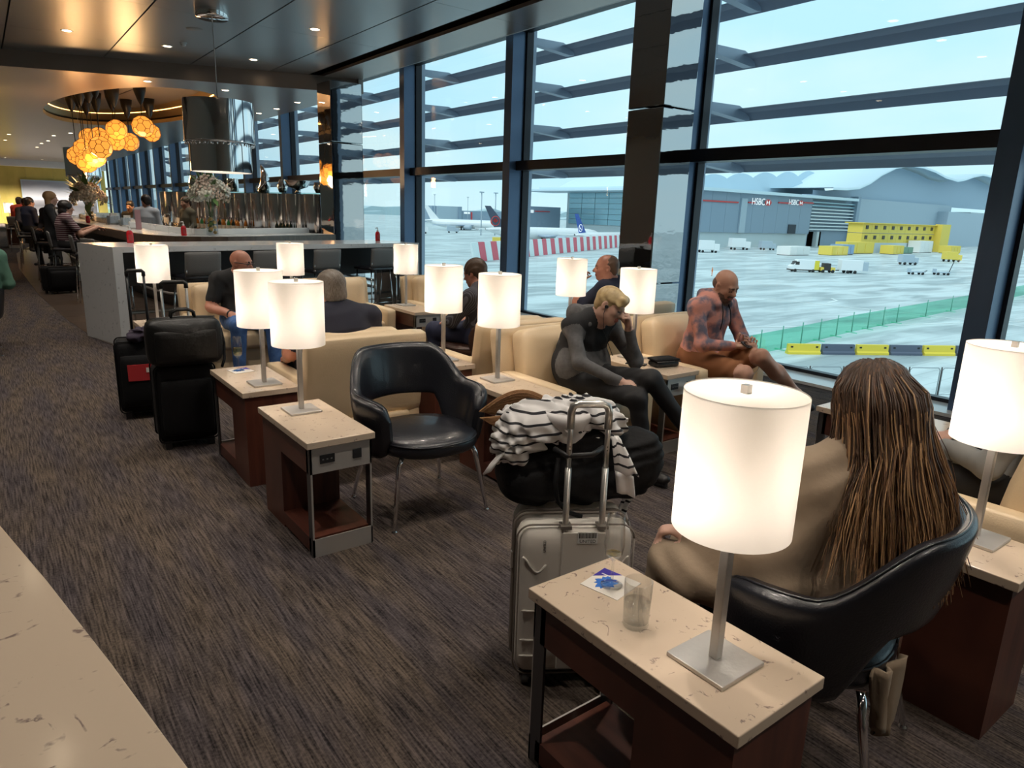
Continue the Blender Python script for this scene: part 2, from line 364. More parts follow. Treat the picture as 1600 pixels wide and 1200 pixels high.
# window bays: panes, frame, mullion fins, transom, outside louvres
FY = [2.15 + 3.37 * k for k in range(-2, 16)]
blade = MB()
prof = [(-.17, .03), (-.10, .05), (0, .042), (.10, -.0), (.17, -.055), (.165, -.068), (.08, -.03), (0, .005), (-.10, .018)]
blade.add([(x, y, z) for y in (0.03, 3.42) for x, z in prof], [tuple(range(8, -1, -1)), tuple(range(9, 18))] + [(i, (i + 1) % 9, 9 + (i + 1) % 9, 9 + i) for i in range(9)], 0, False)
blade_me = blade.mesh('louvre_blade', [LOUV])
br = MB().prism([(-.60, -.035), (.10, -.085), (.17, -.07), (.15, .01), (-.06, .075), (-.60, .06)], -0.06, 0.06, 0, Matrix.Rotation(PI / 2, 4, 'X')); br_me = br.mesh('bracket', [ALUL])
mull_me = MB().box(6.6, 6.95, 0, .18, 0, 4.8).mesh('mullion', [ALU]); fin_me = MB().box(6.95, 7.07, .03, .15, -.3, 5.0).mesh('outer_fin', [ALUL])
seal_me = MB().box(6.84, 6.96, .18, .215, 0.03, 4.7).mesh('seal', [ALUD])
for i in range(len(FY) - 1):
    y0 = FY[i]; y1 = FY[i + 1]
    w = struct('window_%d' % (i + 1), loc=(0, y0, 0)); L = y1 - y0
    ob('mullion', mull_me, [], w); ob('outer_fin', fin_me, [], w); ob('seal', seal_me, [], w); ob('seal', seal_me, [], w, loc=(0, L - .215, 0))
    ob('transom', MB().box(6.72, 6.95, .18, L, 2.235, 2.375), ALUD, w)
    ob('bottom_rail', MB().box(6.86, 6.95, .18, L, 0.03, 0.065), ALUD, w)
    ob('head_rail', MB().box(6.82, 6.95, .18, L, 4.62, 4.80), ALUD, w)
    ob('pane', MB().box(6.895, 6.905, .20, L - .02, .06, 2.245), GLASS, w); ob('pane', MB().box(6.895, 6.905, .20, L - .02, 2.365, 4.64), GLASS, w)
    if i < 13:
        for k in range(5):
            z = 2.26 + .62 * k
            ob('louvre_blade', blade_me, [], w, loc=(7.74, 0, z)); ob('bracket', br_me, [], w, loc=(7.66, .09, z))
# mirror clad columns standing just inside the window line
for i, (x, y, s, lab) in enumerate([(6.25, 5.60, .52, 'mirror polished square column behind the seated man in the hoodie'), (5.62, 12.95, .62, 'mirror polished square column at the end of the bar')]):
    t = thing('mirror_column', lab, 'column', (x, y, 0), group='mirror clad columns')
    for z0, z1 in ((0, .85), (.862, 2.75), (2.762, 3.82 if i else 4.1)):
        ob('cladding_panel', MB().box(-s / 2, s / 2, -s / 2, s / 2, z0, z1), MIRROR, t, bevel=.012)
# ================================================================ ceiling fittings
LENS = mat('downlight lens', (1, .9, .75), emit=((1, .80, .55), 9.0)); RINGM = mat('downlight trim', (0.75, 0.73, 0.70), 0.3, 0.6)
def downlight(x, y, z, label, energy, group, ang=100, col=(1, .90, .78)):
    t = thing('downlight', label, 'light', (x, y, z), group=group)
    ob('trim_ring', MB().lathe([(.062, -.001), (.085, -.006), (.088, 0)], 20), RINGM, t); ob('lens', MB().lathe([(.001, -.003), (.062, -.003)], 20), LENS, t)
    if energy:
        l = bpy.data.lights.new('downlight_lamp', 'SPOT'); l.energy = energy; l.spot_size = math.radians(ang); l.spot_blend = 0.8; l.shadow_soft_size = 0.06; l.color = col
        o = bpy.data.objects.new('downlight_lamp', l); C.objects.link(o); o.location = (0, 0, -.02); o.parent = t
HX = [-1.42, 0.0, 1.42, 2.84, 4.25]; HYs = [13.5, 10.6, 7.7, 4.8, 1.9, -1.0]
xn = ['', '', 'leftmost', 'left middle', 'right']; yn = ['in the row nearest the fascia', 'in the row by the chrome drum cable']
for j, y in enumerate(HYs):
    for i, x in enumerate(HX):
        if (i == 0 and j in (0, 1, 4, 5)) or (i == 1 and j >= 5): continue
        lab = 'recessed downlight of the ceiling overhead, beyond the top of the picture'
        if (i, j) == (2, 0): lab = 'recessed downlight in the dark ceiling at the upper left corner'
        if (i, j) == (3, 0): lab = 'recessed downlight beside the smoke detector'
        if (i, j) == (4, 0): lab = 'recessed downlight closest to the fascia above the chrome drum'
        if (i, j) == (4, 1): lab = 'recessed downlight right of the ceiling rose'
        downlight(x, y, ZC, lab, DL_E, 'ceiling downlights out of view' if 'overhead' in lab else 'high ceiling downlights')
for k, (x, y) in enumerate([(2.89, 15.65), (4.29, 15.53), (5.94, 15.97), (5.96, 17.4), (5.92, 18.6), (5.9, 23.5), (2.89, 29.7), (1.22, 32.6), (1.2, 36.0), (2.53, 31.5), (2.55, 34.5), (2.45, 36.4), (2.46, 39.3), (1.0, 39.3), (0.2, 20.0), (0.2, 25.0)]):
    labs = ['downlight in the bronze soffit just above the pendant cluster', 'downlight in the bronze soffit over the drum lamp', 'downlight in the soffit nearest the mirrored column', 'second downlight of the soffit row beside the windows', 'third downlight of the soffit row beside the windows', 'soffit downlight beyond the coffer by the windows', 'downlight just past the coffer left rim', 'upper far downlight of the pair at the left edge', 'lower far downlight of the pair at the left edge', 'nearest far downlight of the short diagonal row', 'second far downlight of the short diagonal row', 'third far downlight of the short diagonal row', 'last far downlight of the short diagonal row', 'far downlight left of the end of the diagonal row', 'soffit downlight past the left edge of the picture', 'soffit downlight past the left edge of the picture']
    downlight(x, y, ZL, labs[k], (DL_E * .8 if k in (0, 1, 3, 6, 9, 14, 15) else DL_E * 1.3 if k in (8, 12, 13) else 0), 'bar soffit downlights')
for k, x in enumerate([-.2, 1.6, 3.4, 5.2]): downlight(x, 51.6, ZL, ['first', 'second', 'third', 'fourth'][k] + ' added downlight that brightens the gold wall', 1500, 'added gold wall brighteners', 120)  # lamps added only to brighten the gold wall, not lounge fittings
t = thing('smoke_detector', 'white round smoke detector on the dark ceiling', 'detector', (2.98, 13.0, ZC))
ob('base', MB().lathe([(.055, 0), (.055, -.02), (.05, -.022)], 20), WHITE, t); ob('sensor', MB().lathe([(.04, -.02), (.042, -.045), (.02, -.06), (.001, -.06)], 20), WHITE, t)
t = thing('ceiling_speaker', 'flat white oval ceiling speaker near the smoke detector', 'speaker', (2.9, 11.9, ZC))
ob('grille', MB().lathe([(.001, -.008), (.11, -.008), (.12, 0)], 28), mat('speaker grille', (.42, .41, .40), .6), t)

# ================================================================ side tables
def side_table(x, y, label, near_steel, w=.33, l=.69, h=.565):
    t = thing('side_table', label, 'table', (x + w / 2, y + l / 2, 0), 0 if near_steel else PI, 'stone topped walnut side tables')
    ob('stone_top', MB().box(-w / 2, w / 2, -l / 2, l / 2, h - .032, h), STONE, t, bevel=.003)
    b = .016; X = w / 2 - b; Y0 = -l / 2 + .012; Y1 = l / 2 - .016
    ob('pedestal', MB().box(-X, X, Y1 - .27, Y1, 0.0, h - .032), WALNUT, t)
    ob('apron', MB().box(-X, X, Y0 + .03, Y1 - .27, h - .16, h - .032), WALNUT, t)
    ob('bottom_shelf', MB().box(-X, X, Y0 + .03, Y1 - .27, 0.015, .085), WALNUT, t)
    ob('steel_panel', MB().box(-X, X, Y0, Y0 + .006, h - .155, h - .032), STEEL, t); ob('steel_kick', MB().box(-X, X, Y0, Y0 + .006, 0.0, .088), STEEL, t)
    for s_ in (-1, 1): ob('steel_upright', MB().box(min(s_ * X, s_ * (X - .008)), max(s_ * X, s_ * (X - .008)), Y0 + .004, Y0 + .05, 0.0, h - .032), STEELD, t); ob('steel_edge', MB().box(min(s_ * X, s_ * (X - .008)), max(s_ * X, s_ * (X - .008)), Y0, Y0 + .004, 0.0, h - .032), STEEL, t)
    so = ob('socket', MB().box(-X + .045, -X + .115, Y0 - .004, Y0 + .002, h - .11, h - .07), BLACK, t)
    for k in range(3): ob('pin_hole', MB().box(-X + .055 + k * .02, -X + .063 + k * .02, Y0 - .0055, Y0 - .003, h - .094, h - .088), mat('socket grey', (.18, .18, .18), .4), so)
    us = ob('usb_plate', MB().box(X - .095, X - .05, Y0 - .004, Y0 + .002, h - .115, h - .068), mat('usb black', (.02, .02, .022), .35), t, bevel=.004)
    return t
TAB = [(1.104, .650, 0, 'side table in the foreground holding the tumbler and napkin'),
 (1.035, 2.834, 1, 'side table with brushed steel socket panel left of the empty black armchair'),
 (2.291, 2.883, 1, 'side table between the empty black armchair and the woman with blond hair'),
 (1.047, 3.832, 0, 'side table holding a filled champagne flute behind the black suitcase'),
 (2.330, .545, 0, 'side table at the right edge beside the long haired woman'),
 (3.545, 2.935, 1, 'side table holding the black case, between the blond woman and the hooded man'),
 (3.450, 6.200, 1, 'small far side table right of the empty cream armchair'),
 (2.285, 3.850, 0, 'side table behind the empty black armchair, right of the grey haired man'),
 (0.965, 6.090, 1, 'side table behind the two black suitcases'),
 (2.285, 6.420, 1, 'side table between the bald man and the empty cream armchair'),
 (3.830, 4.300, 0, 'side table beside the man resting his chin on his hand'),
 (3.720, 1.290, 0, 'side table by the window beyond the arms in grey sleeves')]
for x, y, s_, lab in TAB: side_table(x, y, lab, s_)

# ================================================================ table lamps
LAMPW = 1.6
def table_lamp(x, y, label, z=.565, src=[None]):
    if src[0] is None:
        t = thing('table_lamp', label, 'lamp', (x, y, z), 0, 'table lamps with white drum shades')
        ob('base', MB().box(-.08, .08, -.08, .08, 0, .011), STEEL, t, bevel=.002)
        ob('pole', MB().box(-.0115, .0115, -.0115, .0115, .011, .60), STEEL, t, bevel=.002)
        sh = MB().lathe([(.1305, .345), (.1305, .660)], 64)
        s_ = ob('shade', sh, SHADE, t)
        ob('top_diffuser', MB().lathe([(.001, .657), (.1305, .657)], 64), SHADE, s_)
        ob('finial', MB().box(-.0085, .0085, -.0085, .0085, .652, .676), STEEL, t)
        ob('bulb', MB().lathe([(.001, .45), (.02, .455), (.03, .48), (.026, .505), (.014, .53), (.014, .56)], 16), mat('opal bulb', (1, .95, .88), emit=((1, .85, .65), 2.0)), t)
        src[0] = t
    else:
        t = copytree(src[0], (x, y, z), 0, label)
    for k in range(2):
        l = bpy.data.lights.new('lamp_bulb', 'POINT'); l.energy = LAMPW / 2; l.color = (1, .90, .80); l.shadow_soft_size = .02
        o = bpy.data.objects.new('lamp_bulb', l); C.objects.link(o); o.location = (0.04 * (2 * k - 1), 0.04, .43 + .13 * k); o.parent = t
    return t
for x, y, lab in [(1.27, .835, 'largest table lamp, on the foreground table beside the tumbler'),
 (1.202, 3.348, 'table lamp on the steel fronted table next to the empty black armchair'),
 (1.221, 3.998, 'table lamp hiding the bald man, beside the filled flute'),
 (2.490, 4.070, 'table lamp right of the cream chair back of the grey haired man'),
 (2.480, 3.403, 'table lamp on the table left of the blond woman'),
 (3.773, 3.472, 'table lamp standing between the blond woman and the hooded man'),
 (4.020, 4.470, 'table lamp left of the man seen in profile'),
 (3.640, 6.740, 'small far table lamp right of the empty cream armchair'),
 (2.565, .75, 'table lamp cut off by the right edge, beside the long haired woman'),
 (2.450, 6.950, 'far table lamp behind the grey haired man, against the bar chairs'),
 (1.140, 6.640, 'far table lamp at left, above the suitcase handles')]: table_lamp(x, y, lab)

# ================================================================ cream armchairs
def armchair(x, y, rz, label, src=[None]):
    """x,y centre; faces -y"""
    if src[0] is None:
        t = thing('armchair', label, 'armchair', (x, y, 0), rz, 'cream leather armchairs')
        ob('plinth', MB().box(-.34, .34, -.33, .33, 0, .06), DARKW, t)
        ob('base', MB().rbox((0, .02, .18), (.60, .68, .24), .02), CREAM, t)
        ob('seat_cushion', MB().rbox((0, -.06, .36), (.58, .66, .15), .045, (0, .0, .025), 9), CREAM, t)
        M = T(0, .215, .30) @ Matrix.Rotation(math.radians(-10), 4, 'X')
        ob('back_frame', MB().rbox((0, .06, .27), (.80, .11, .56), .03, (0, .008, 0), 7, 0, M), CREAM, t)
        ob('back_cushion', MB().rbox((0, -.07, .30), (.60, .17, .44), .05, (0, .045, .02), 9, 0, M), CREAM, t)
        for s_ in (-1, 1): ob('armrest', MB().rbox((s_ * .345, -.035, .305), (.11, .71, .50), .025, (.006, 0, .004), 7), CREAM, t)
        src[0] = t; return t
    return copytree(src[0], (x, y, 0), rz, label)
for x, y, rz, lab in [(3.06, 3.35, 0, 'cream armchair in which the blond woman sits'), (4.32, 3.35, 0, 'cream armchair in which the hooded man sits'),
 (1.83, 4.25, PI, 'cream armchair seen from behind, seating the grey haired man'), (3.06, 4.25, PI, 'cream armchair back to back with the blond woman chair'),
 (1.83, 6.85, 0, 'cream armchair in which the bald man sits'), (3.03, 6.95, 0, 'empty cream armchair facing the camera left of the small far lamp'),
 (4.28, 6.95, 0, 'far cream armchair mostly hidden behind table lamps, right of the small far lamp'), (4.72, 4.62, PI, 'cream armchair of the man resting his chin on his hand'),
 (3.30, .92, PI, 'cream armchair at the right edge under the grey sleeves')]: armchair(x, y, rz, lab)

# ================================================================ upholstered armchairs with steel legs
def exec_chair(name, label, loc, rz, leather, src={}):
    """faces -y"""
    key = leather.name
    t = thing(name, label, 'chair', (*loc, 0), rz, 'tub chairs on steel legs')
    NT = 44; rows = []
    for i in range(NT + 1):
        u = -1 + 2 * i / NT; th = u * math.radians(128); a = abs(u)
        ca, sa = math.cos(th), math.sin(th)
        # direction from centre: back is +y
        sm = lambda e0, e1, q: (lambda s_: s_ * s_ * (3 - 2 * s_))(max(0, min(1, (q - e0) / (e1 - e0))))
        zt = .845 - .185 * sm(.25, .62, a) - .015 * sm(.7, 1, a)
        zb = .565 - .01 * a - .21 * sm(.30, .48, a)
        if a > .86: k = math.sqrt(max(0.0, 1 - ((a - .86) / .14) ** 2)); mid = (zt * .55 + zb * .45); zt = mid + (zt - mid) * (.35 + .65 * k); zb = mid + (zb - mid) * (.35 + .65 * k)
        th_ = .030 + .016 * sm(.45, .75, a)
        if a > .9: th_ *= math.sqrt(max(.05, 1 - ((a - .9) / .1) ** 2 * .9))
        loop = []
        H = zt - zb; ncs = 16
        for k in range(ncs):
            ph = 2 * PI * k / ncs; c_, s_ = math.cos(ph), math.sin(ph)
            e = .45; ox = math.copysign(abs(c_) ** e, c_) * th_; oz = math.copysign(abs(s_) ** e, s_) * H / 2
            z = (zt + zb) / 2 + oz
            lean = (z - .45) * .20
            R_ = Vector((sa * (.305 + lean * .8), ca * (.265 + lean) - .0))
            R_ += Vector((sa, ca)) * ox
            loop.append((R_.x, R_.y, z))
        rows.append(loop)
    m = MB().sheet(rows, 0, True, True)
    for r_, fl_ in ((rows[0], 1), (rows[-1], 0)):
        m.add(r_, [tuple(range(len(r_))) if not fl_ else tuple(range(len(r_) - 1, -1, -1))])
    sh = ob('shell', m, leather, t)
    top = [[(p[0], p[1], p[2] + .002) for p in r_][4] for r_ in rows[1:-1]]
    ob('piping', MB().tube([(p[0] * 1.012, p[1] * 1.012 , p[2] - .002) for p in top], .0045, 6), leather, sh)
    # seat: rounded D pad
    def ring(rx, ryb, ryf, z): return [(rx * math.copysign(abs(math.sin(a)) ** .8, math.sin(a)), (ryb if math.cos(a) > 0 else ryf) * math.copysign(abs(math.cos(a)) ** .8, math.cos(a)) - .02, z) for a in [2 * PI * k / 40 for k in range(40)]]
    rr = [ring(.05, .05, .06, .355), ring(.22, .20, .24, .358), ring(.262, .25, .285, .375), ring(.272, .26, .30, .40), ring(.268, .255, .295, .435), ring(.255, .245, .28, .452), ring(.15, .15, .17, .466), ring(.0006, .0006, .0006, .468)]
    ob('seat', MB().sheet(rr[::-1], 0, True, True), leather, t)
    ob('piping', MB().tube(rr[4] + [rr[4][0]], .005, 6), leather, t)
    for sx in (-1, 1):
        for yy_, y2 in ((-.20, -.255), (.19, .275)):
            lg = ob('leg', MB().tube([(sx * .20, yy_, .38), (sx * .225, yy_ + (y2 - yy_) * .15, .33), (sx * .275, y2, .012)], [.0135, .0135, .010], 10), CHROME, t)
            ob('glide', MB().lathe([(.001, .0), (.016, .0), (.016, .006), (.008, .014)], 12, (sx * .275, y2, 0)), CHROME, lg)
    return t
exec_chair('tub_chair', 'empty black leather tub chair with slim chrome legs', (1.765, 3.12), math.radians(-2), BLKLEA)
exec_chair('tub_chair', 'black leather tub chair in which the long haired woman sits', (1.86, .92), PI + math.radians(16), BLKLEA)
exec_chair('tub_chair', 'brown leather tub chair under the man in the striped shirt', (3.44, 5.06), -PI / 2 - .2, BRNLEA)

# ================================================================ near counter at the photographer's side
t = thing('stone_counter', 'cream stone counter top at the lower left corner', 'counter', (0, 0, 0))
ed = [(-.085, 1.75), (-.034, 1.346), (.015, 1.10), (.062, .84), (.098, .622), (.14, .30), (.2, -.3)]
ob('worktop', MB().prism(ed[::-1] + [(-1.3, 1.75), (-1.3, -.3)][0:1] + [(-1.3, -.3)], 1.015, 1.05), STONE, t, bevel=.002)
ob('front_panel', MB().prism([(x - .12, y) for x, y in ed[::-1]] + [(-1.2, 1.7), (-1.2, -.3)], 0, 1.015), WALNUT, t)

# ================================================================ glasses, napkins
NAP = mat('white napkin', (.78, .74, .68), .8)
NBL = mat('napkin blue print', (.03, .17, .60), .7); NDB = mat('napkin indigo print', (.035, .02, .30), .7)
def flute(loc, label, wine=False, s_=1.0):
    t = thing('champagne_flute', label, 'glass', loc, 0, 'champagne flutes')
    prof = [(.030, .002), (.031, .004), (.012, .007), (.004, .012), (.0035, .075), (.010, .085), (.024, .098), (.029, .125), (.027, .17), (.0235, .215), (.0225, .215), (.0255, .17), (.0275, .125), (.0225, .100), (.001, .090)]
    ob('glass_body', MB().lathe([(.001, .0), (.030, .0)] + prof, 32), DGLASS, t)
    if wine: ob('wine', MB().lathe([(.001, .0905), (.0222, .1003), (.0272, .125), (.0268, .145), (.001, .145)], 24), WINE, t)
    else: ob('wine', MB().lathe([(.001, .0905), (.0222, .1003), (.001, .1005)], 24), WINE, t)
    return t
def napkin(loc, rz, label, s_=.062):
    t = thing('napkin', label, 'napkin', loc, rz, 'cocktail napkins')
    ob('paper', MB().box(-s_, s_, -s_, s_, 0, .0022), NAP, t)
    ob('corner_print', MB().prism([(0.0, s_), (s_, s_), (s_, -.0)], .0022, .0026), NDB, t)
    pts = []
    for k in range(26):
        a = 2 * PI * k / 26; r = .036 * (1 + .28 * ((k * 7) % 5 - 2) / 2.5); pts.append((r * math.cos(a) * 1.0 - .006, r * math.sin(a) * .8 + .012))
    ob('splash_print', MB().prism(pts, .0022, .0025), NBL, t)
    ob('printed_dash', MB().box(.028, .032, .022, .050, .0026, .0029), WHITE, t)
    return t
napkin((1.312, 1.225, .565), math.radians(12), 'white napkin with blue print under the empty flute')
flute((1.305, 1.215, .568), 'nearly empty champagne flute on the blue printed napkin')
napkin((1.20, 4.39, .565), math.radians(8), 'white napkin under the flute of sparkling wine')
flute((1.19, 4.40, .568), 'champagne flute half full of pale wine', True)
t = thing('water_tumbler', 'straight tumbler a third full of water on the foreground table', 'glass', (1.222, 1.045, .565))
ob('glass_body', MB().lathe([(.001, 0), (.032, 0), (.033, .004), (.036, .125), (.0348, .126), (.0315, .014), (.001, .012)], 40), DGLASS, t)
ob('water', MB().lathe([(.001, .0125), (.0312, .0145), (.0331, .068), (.001, .068)], 32), WATER, t)

# ================================================================ luggage
WPLAS = mat('white polycarbonate', (.66, .62, .56), .32); TPE = mat('taupe zip tape', (.20, .17, .145), .6); SILV = mat('satin silver', (.62, .61, .58), .3, .9)
BNYL = mat('black nylon', (.0075, .0075, .0085), .7, bump=(60, .12), spec=.2); BNYL2 = mat('black leather bag', (.009, .009, .009), .42, bump=(18, .25), spec=.35)
# white hard shell case: local y- faces the camera
a_ = math.atan2(-.19, .30)
ws = thing('suitcase', 'white hard shell suitcase with raised telescopic handle', 'suitcase', (1.495, 1.60, 0), a_)
W, D, H0, H1 = .385, .25, .05, .60
M0 = Matrix.Identity(4)
ob('shell_front', MB().rbox((0, -.066, .325), (W, .118, .55), .05, (.0, .0, .0), 9), WPLAS, ws)
ob('shell_back', MB().rbox((0, .066, .325), (W, .118, .55), .05, (.0, .0, .0), 9), WPLAS, ws)
def rrect(w, h, r, cz, n=8):
    P = []
    for sx, sz, a0 in ((1, 1, 0), (-1, 1, PI / 2), (-1, -1, PI), (1, -1, 3 * PI / 2)):
        for k in range(n + 1):
            a = a0 + PI / 2 * k / n; P.append((sx * (w / 2 - r) + r * math.cos(a), cz + sz * (h / 2 - r) + r * math.sin(a)))
    return P
for yy_, rr_, m_ in ((-.012, .006, TPE), (.012, .006, TPE), (-.105, .0035, TPE)):
    P = rrect(W + .004, .554, .05, .325); ob('zip_tape' if m_ is TPE and abs(yy_) < .05 else 'edge_groove', MB().tube([(x, yy_, z) for x, z in P] + [(P[0][0], yy_, P[0][1])], rr_, 6), m_, ws)
ob('zip_puller', MB().box(-W / 2 - .012, -W / 2 - .004, -.02, .0, .40, .46), SILV, ws, bevel=.002)
# moulded ribs on the handle side
for s_ in (-1, 1):
    for z in (.47, .30, .19, .13):
        P = [(s_ * (.098 + .078 * k / 10), -.126 + .003 * (k > 7), z - (.028 * math.sin(k / 10 * PI * 1.4) if z > .4 else 0)) for k in range(11)]
        ob('moulded_rib', MB().tube(P, .004, 6), WPLAS, ws)
ob('handle_channel', MB().box(-.05, .094, -.131, -.124, .08, .585), WPLAS, ws, bevel=.004)
hb = MB(); 
for s_ in (-1, 1):
    ob('handle_tube', MB().tube([(s_ * .060 + .022, -.105, .40), (s_ * .060 + .022, -.105, .80)], .0105, 12), SILV, ws); ob('handle_tube', MB().tube([(s_ * .060 + .022, -.105, .80), (s_ * .060 + .022, -.105, .99)], .0088, 12), SILV, ws)
    ob('tube_socket', MB().box(s_ * .060 + .022 - .018, s_ * .060 + .022 + .018, -.13, -.09, .595, .606), mat('socket taupe', (.16, .14, .12), .5), ws)
    for k in range(2): ob('handle_rivet', MB().lathe([(.001, 0), (.0025, 0)], 8, M=T(s_ * .060 + .022, -.1145, .86 + .012 * k) @ Matrix.Rotation(PI / 2, 4, 'X')), BLACK, ws)
ob('handle_grip', MB().tube([(-.038, -.105, .93), (-.038, -.105, .985), (-.032, -.105, 1.003), (-.016, -.105, 1.01), (.060, -.105, 1.01), (.076, -.105, 1.003), (.082, -.105, .985), (.082, -.105, .93)], .0125, 12), SILV, ws)
for sx in (-1, 1):
    for sy in (-1, 1):
        wh = ob('wheel', MB().lathe([(.004, -.012), (.024, -.012), (.027, -.006), (.027, .006), (.024, .012), (.004, .012)], 20, M=T(sx * .15, sy * .085, .027) @ Matrix.Rotation(PI / 2, 4, 'Y')), mat('wheel grey', (.06, .06, .06), .5), ws)
        ob('wheel_fork', MB().box(sx * .15 - .02, sx * .15 + .02, sy * .085 - .018, sy * .085 + .018, .04, .07), BLACK, wh)
lock = ob('lock_badge', MB().lathe([(.001, -.003), (.010, -.003), (.011, 0)], 16, M=T(.02, -.126, .14) @ Matrix.Rotation(PI / 2, 4, 'X')), STEELD, ws)
tg = ob('luggage_sticker', MB().box(.000, .066, -.1345, -.1315, .548, .588), WHITE, ws)
text('sticker_print', 'UNITED', .015, BLACK, ws, T(.033, -.1347, .556) @ Matrix.Rotation(PI / 2, 4, 'X'), .0003)
for k in range(16): ob('barcode_bar', MB().box(.004 + k * .0036, .0055 + k * .0036 + .001 * (k % 3 == 0), -.1352, -.1344, .567, .585), BLACK, ws)
text('shell_print', 'UNITED', .012, BLACK, ws, T(-.105, -.1262, .535) @ Matrix.Rotation(PI / 2, 4, 'X') @ Matrix.Rotation(PI / 2, 4, 'Z'), .0003)

# black suitcases
def soft_case(name, label, loc, rz, w, d, h, htop, hw, grip, parent_extra=True, tube_m=SILV):
    t = thing(name, label, 'suitcase', (*loc, 0), rz, 'black soft suitcases')
    ob('body', MB().rbox((0, 0, .05 + (h - .05) / 2), (w, d, h - .05), .035, (.006, .012, .01), 8), BNYL, t)
    ob('front_pocket', MB().rbox((0, -d / 2 - .012, .05 + h * .42), (w * .86, .05, h * .66), .022, (0, .01, 0), 6), BNYL, t)
    for s_ in (-1, 1):
        ob('handle_tube', MB().tube([(s_ * hw, d / 2 - .03, h - .05), (s_ * hw, d / 2 - .03, htop)], .009, 10), tube_m, t)
        wh = ob('wheel', MB().lathe([(.004, -.012), (.03, -.012), (.032, 0), (.03, .012), (.004, .012)], 16, M=T(s_ * (w / 2 - .05), d / 2 - .04, .032) @ Matrix.Rotation(PI / 2, 4, 'Y')), BLACK, t)
        ob('foot', MB().box(s_ * (w / 2 - .05) - .02, s_ * (w / 2 - .05) + .02, -d / 2 + .01, -d / 2 + .05, 0, .06), BLACK, t)
    ob('handle_grip', MB().tube([(-hw, d / 2 - .03, htop - .02), (-hw, d / 2 - .03, htop + .008), (-hw * .8, d / 2 - .03, htop + .02), (hw * .8, d / 2 - .03, htop + .02), (hw, d / 2 - .03, htop + .008), (hw, d / 2 - .03, htop - .02)], .014, 10), BLACK, t)
    ob('top_handle', MB().tube([(-.07, 0, h - .005), (-.06, 0, h + .02), (.06, 0, h + .02), (.07, 0, h - .005)], .009, 8), BNYL, t)
    for s_ in (-1, 1):
        P = rrect(w + .004, h - .046, .035, .05 + (h - .05) / 2); ob('piping', MB().tube([(x, s_ * (d / 2 - .012), z) for x, z in P] + [(P[0][0], s_ * (d / 2 - .012), P[0][1])], .005, 6), BNYL, t)
    return t
bs = soft_case('suitcase', 'black upright suitcase carrying the leather briefcase', (.955, 4.86), math.radians(-4), .36, .24, .56, 1.055, .075, BLACK)
bs2 = soft_case('suitcase', 'black suitcase with a red patch behind the leather briefcase', (.86, 5.72), math.radians(-8), .36, .24, .58, 1.06, .055, BLACK, tube_m=BLACK)
RED = mat('red fabric patch', (.50, .03, .035), .6)
ob('red_patch', MB().box(-.11, .08, -.168, -.162, .30, .42), RED, bs2); ob('white_tag', MB().box(.01, .10, -.171, -.167, .36, .395), NAP, bs2)
bc = thing('briefcase', 'soft black leather briefcase strapped on the black suitcase', 'bag', (.955, 4.76, .575), math.radians(-4))
ob('body', MB().rbox((0, -.04, .15), (.43, .17, .29), .05, (.01, .035, .012), 9), BNYL2, bc)
ob('flap_pocket', MB().rbox((0, -.135, .13), (.36, .03, .20), .014, (0, .012, 0), 7), BNYL2, bc)
ob('zip', MB().tube([(-.19, -.05, .30), (0, -.05, .308), (.19, -.05, .30)], .004, 6), STEELD, bc)
for yy_ in (-.07, -.02): ob('carry_handle', MB().tube([(-.07, yy_, .29), (-.065, yy_, .335), (-.03, yy_, .352), (.03, yy_, .352), (.065, yy_, .335), (.07, yy_, .29)], .009, 8), BNYL2, bc)
for s_ in (-1, 1): ob('strap_ring', MB().tube([(s_ * .218, -.04 + .02 * math.cos(a), .22 + .02 * math.sin(a)) for a in [2 * PI * k / 12 for k in range(13)]], .003, 6), STEEL, bc)
ob('shoulder_strap', MB().tube([(.222, -.04, .22), (.235, -.06, .12), (.225, -.09, .02), (.20, -.13, -.02)], .009, 6), BNYL, bc)
# ================================================================ people: one continuous surface grown from a signed distance field
def _cap(p, a, b, r1, r2, n=None, s=1.0):
    a = np.array(a, np.float32); b = np.array(b, np.float32); ba = b - a; q = p - a
    t = np.clip((q @ ba) / max(1e-9, float(ba @ ba)), 0, 1); q = q - t[:, None] * ba
    if n is not None:
        qn = q @ np.array(n, np.float32); d = np.sqrt(np.maximum(1e-12, (q * q).sum(1) + (s * s - 1) * qn * qn))
        return (d - (r1 + (r2 - r1) * t)) / (s ** .5)
    return np.sqrt((q * q).sum(1) + 1e-12) - (r1 + (r2 - r1) * t)
def _ell(p, c, r, R=None):
    q = p - np.array(c, np.float32)
    if R is not None: q = q @ np.array(R, np.float32)
    r = np.array(r, np.float32); k0 = np.sqrt(((q / r) ** 2).sum(1)) + 1e-9; k1 = np.sqrt(((q / (r * r)) ** 2).sum(1)) + 1e-9
    return k0 * (k0 - 1) / k1
def cap(a, b, r1, r2=None, mi=0, k=.03, n=None, s=1.0, op=1): return dict(f=lambda p: _cap(p, a, b, r1, r1 if r2 is None else r2, n, s), mi=mi, k=k, op=op, bb=[np.minimum(a, b) - max(r1, r2 or r1), np.maximum(a, b) + max(r1, r2 or r1)])
def ell(c, r, mi=0, k=.02, R=None, op=1): m_ = max(r); return dict(f=lambda p: _ell(p, c, r, R), mi=mi, k=k, op=op, bb=[np.array(c) - m_, np.array(c) + m_])
def _smin(a, b, k):
    h = np.clip(.5 + .5 * (b - a) / k, 0, 1); return b + (a - b) * h - k * h * (1 - h)
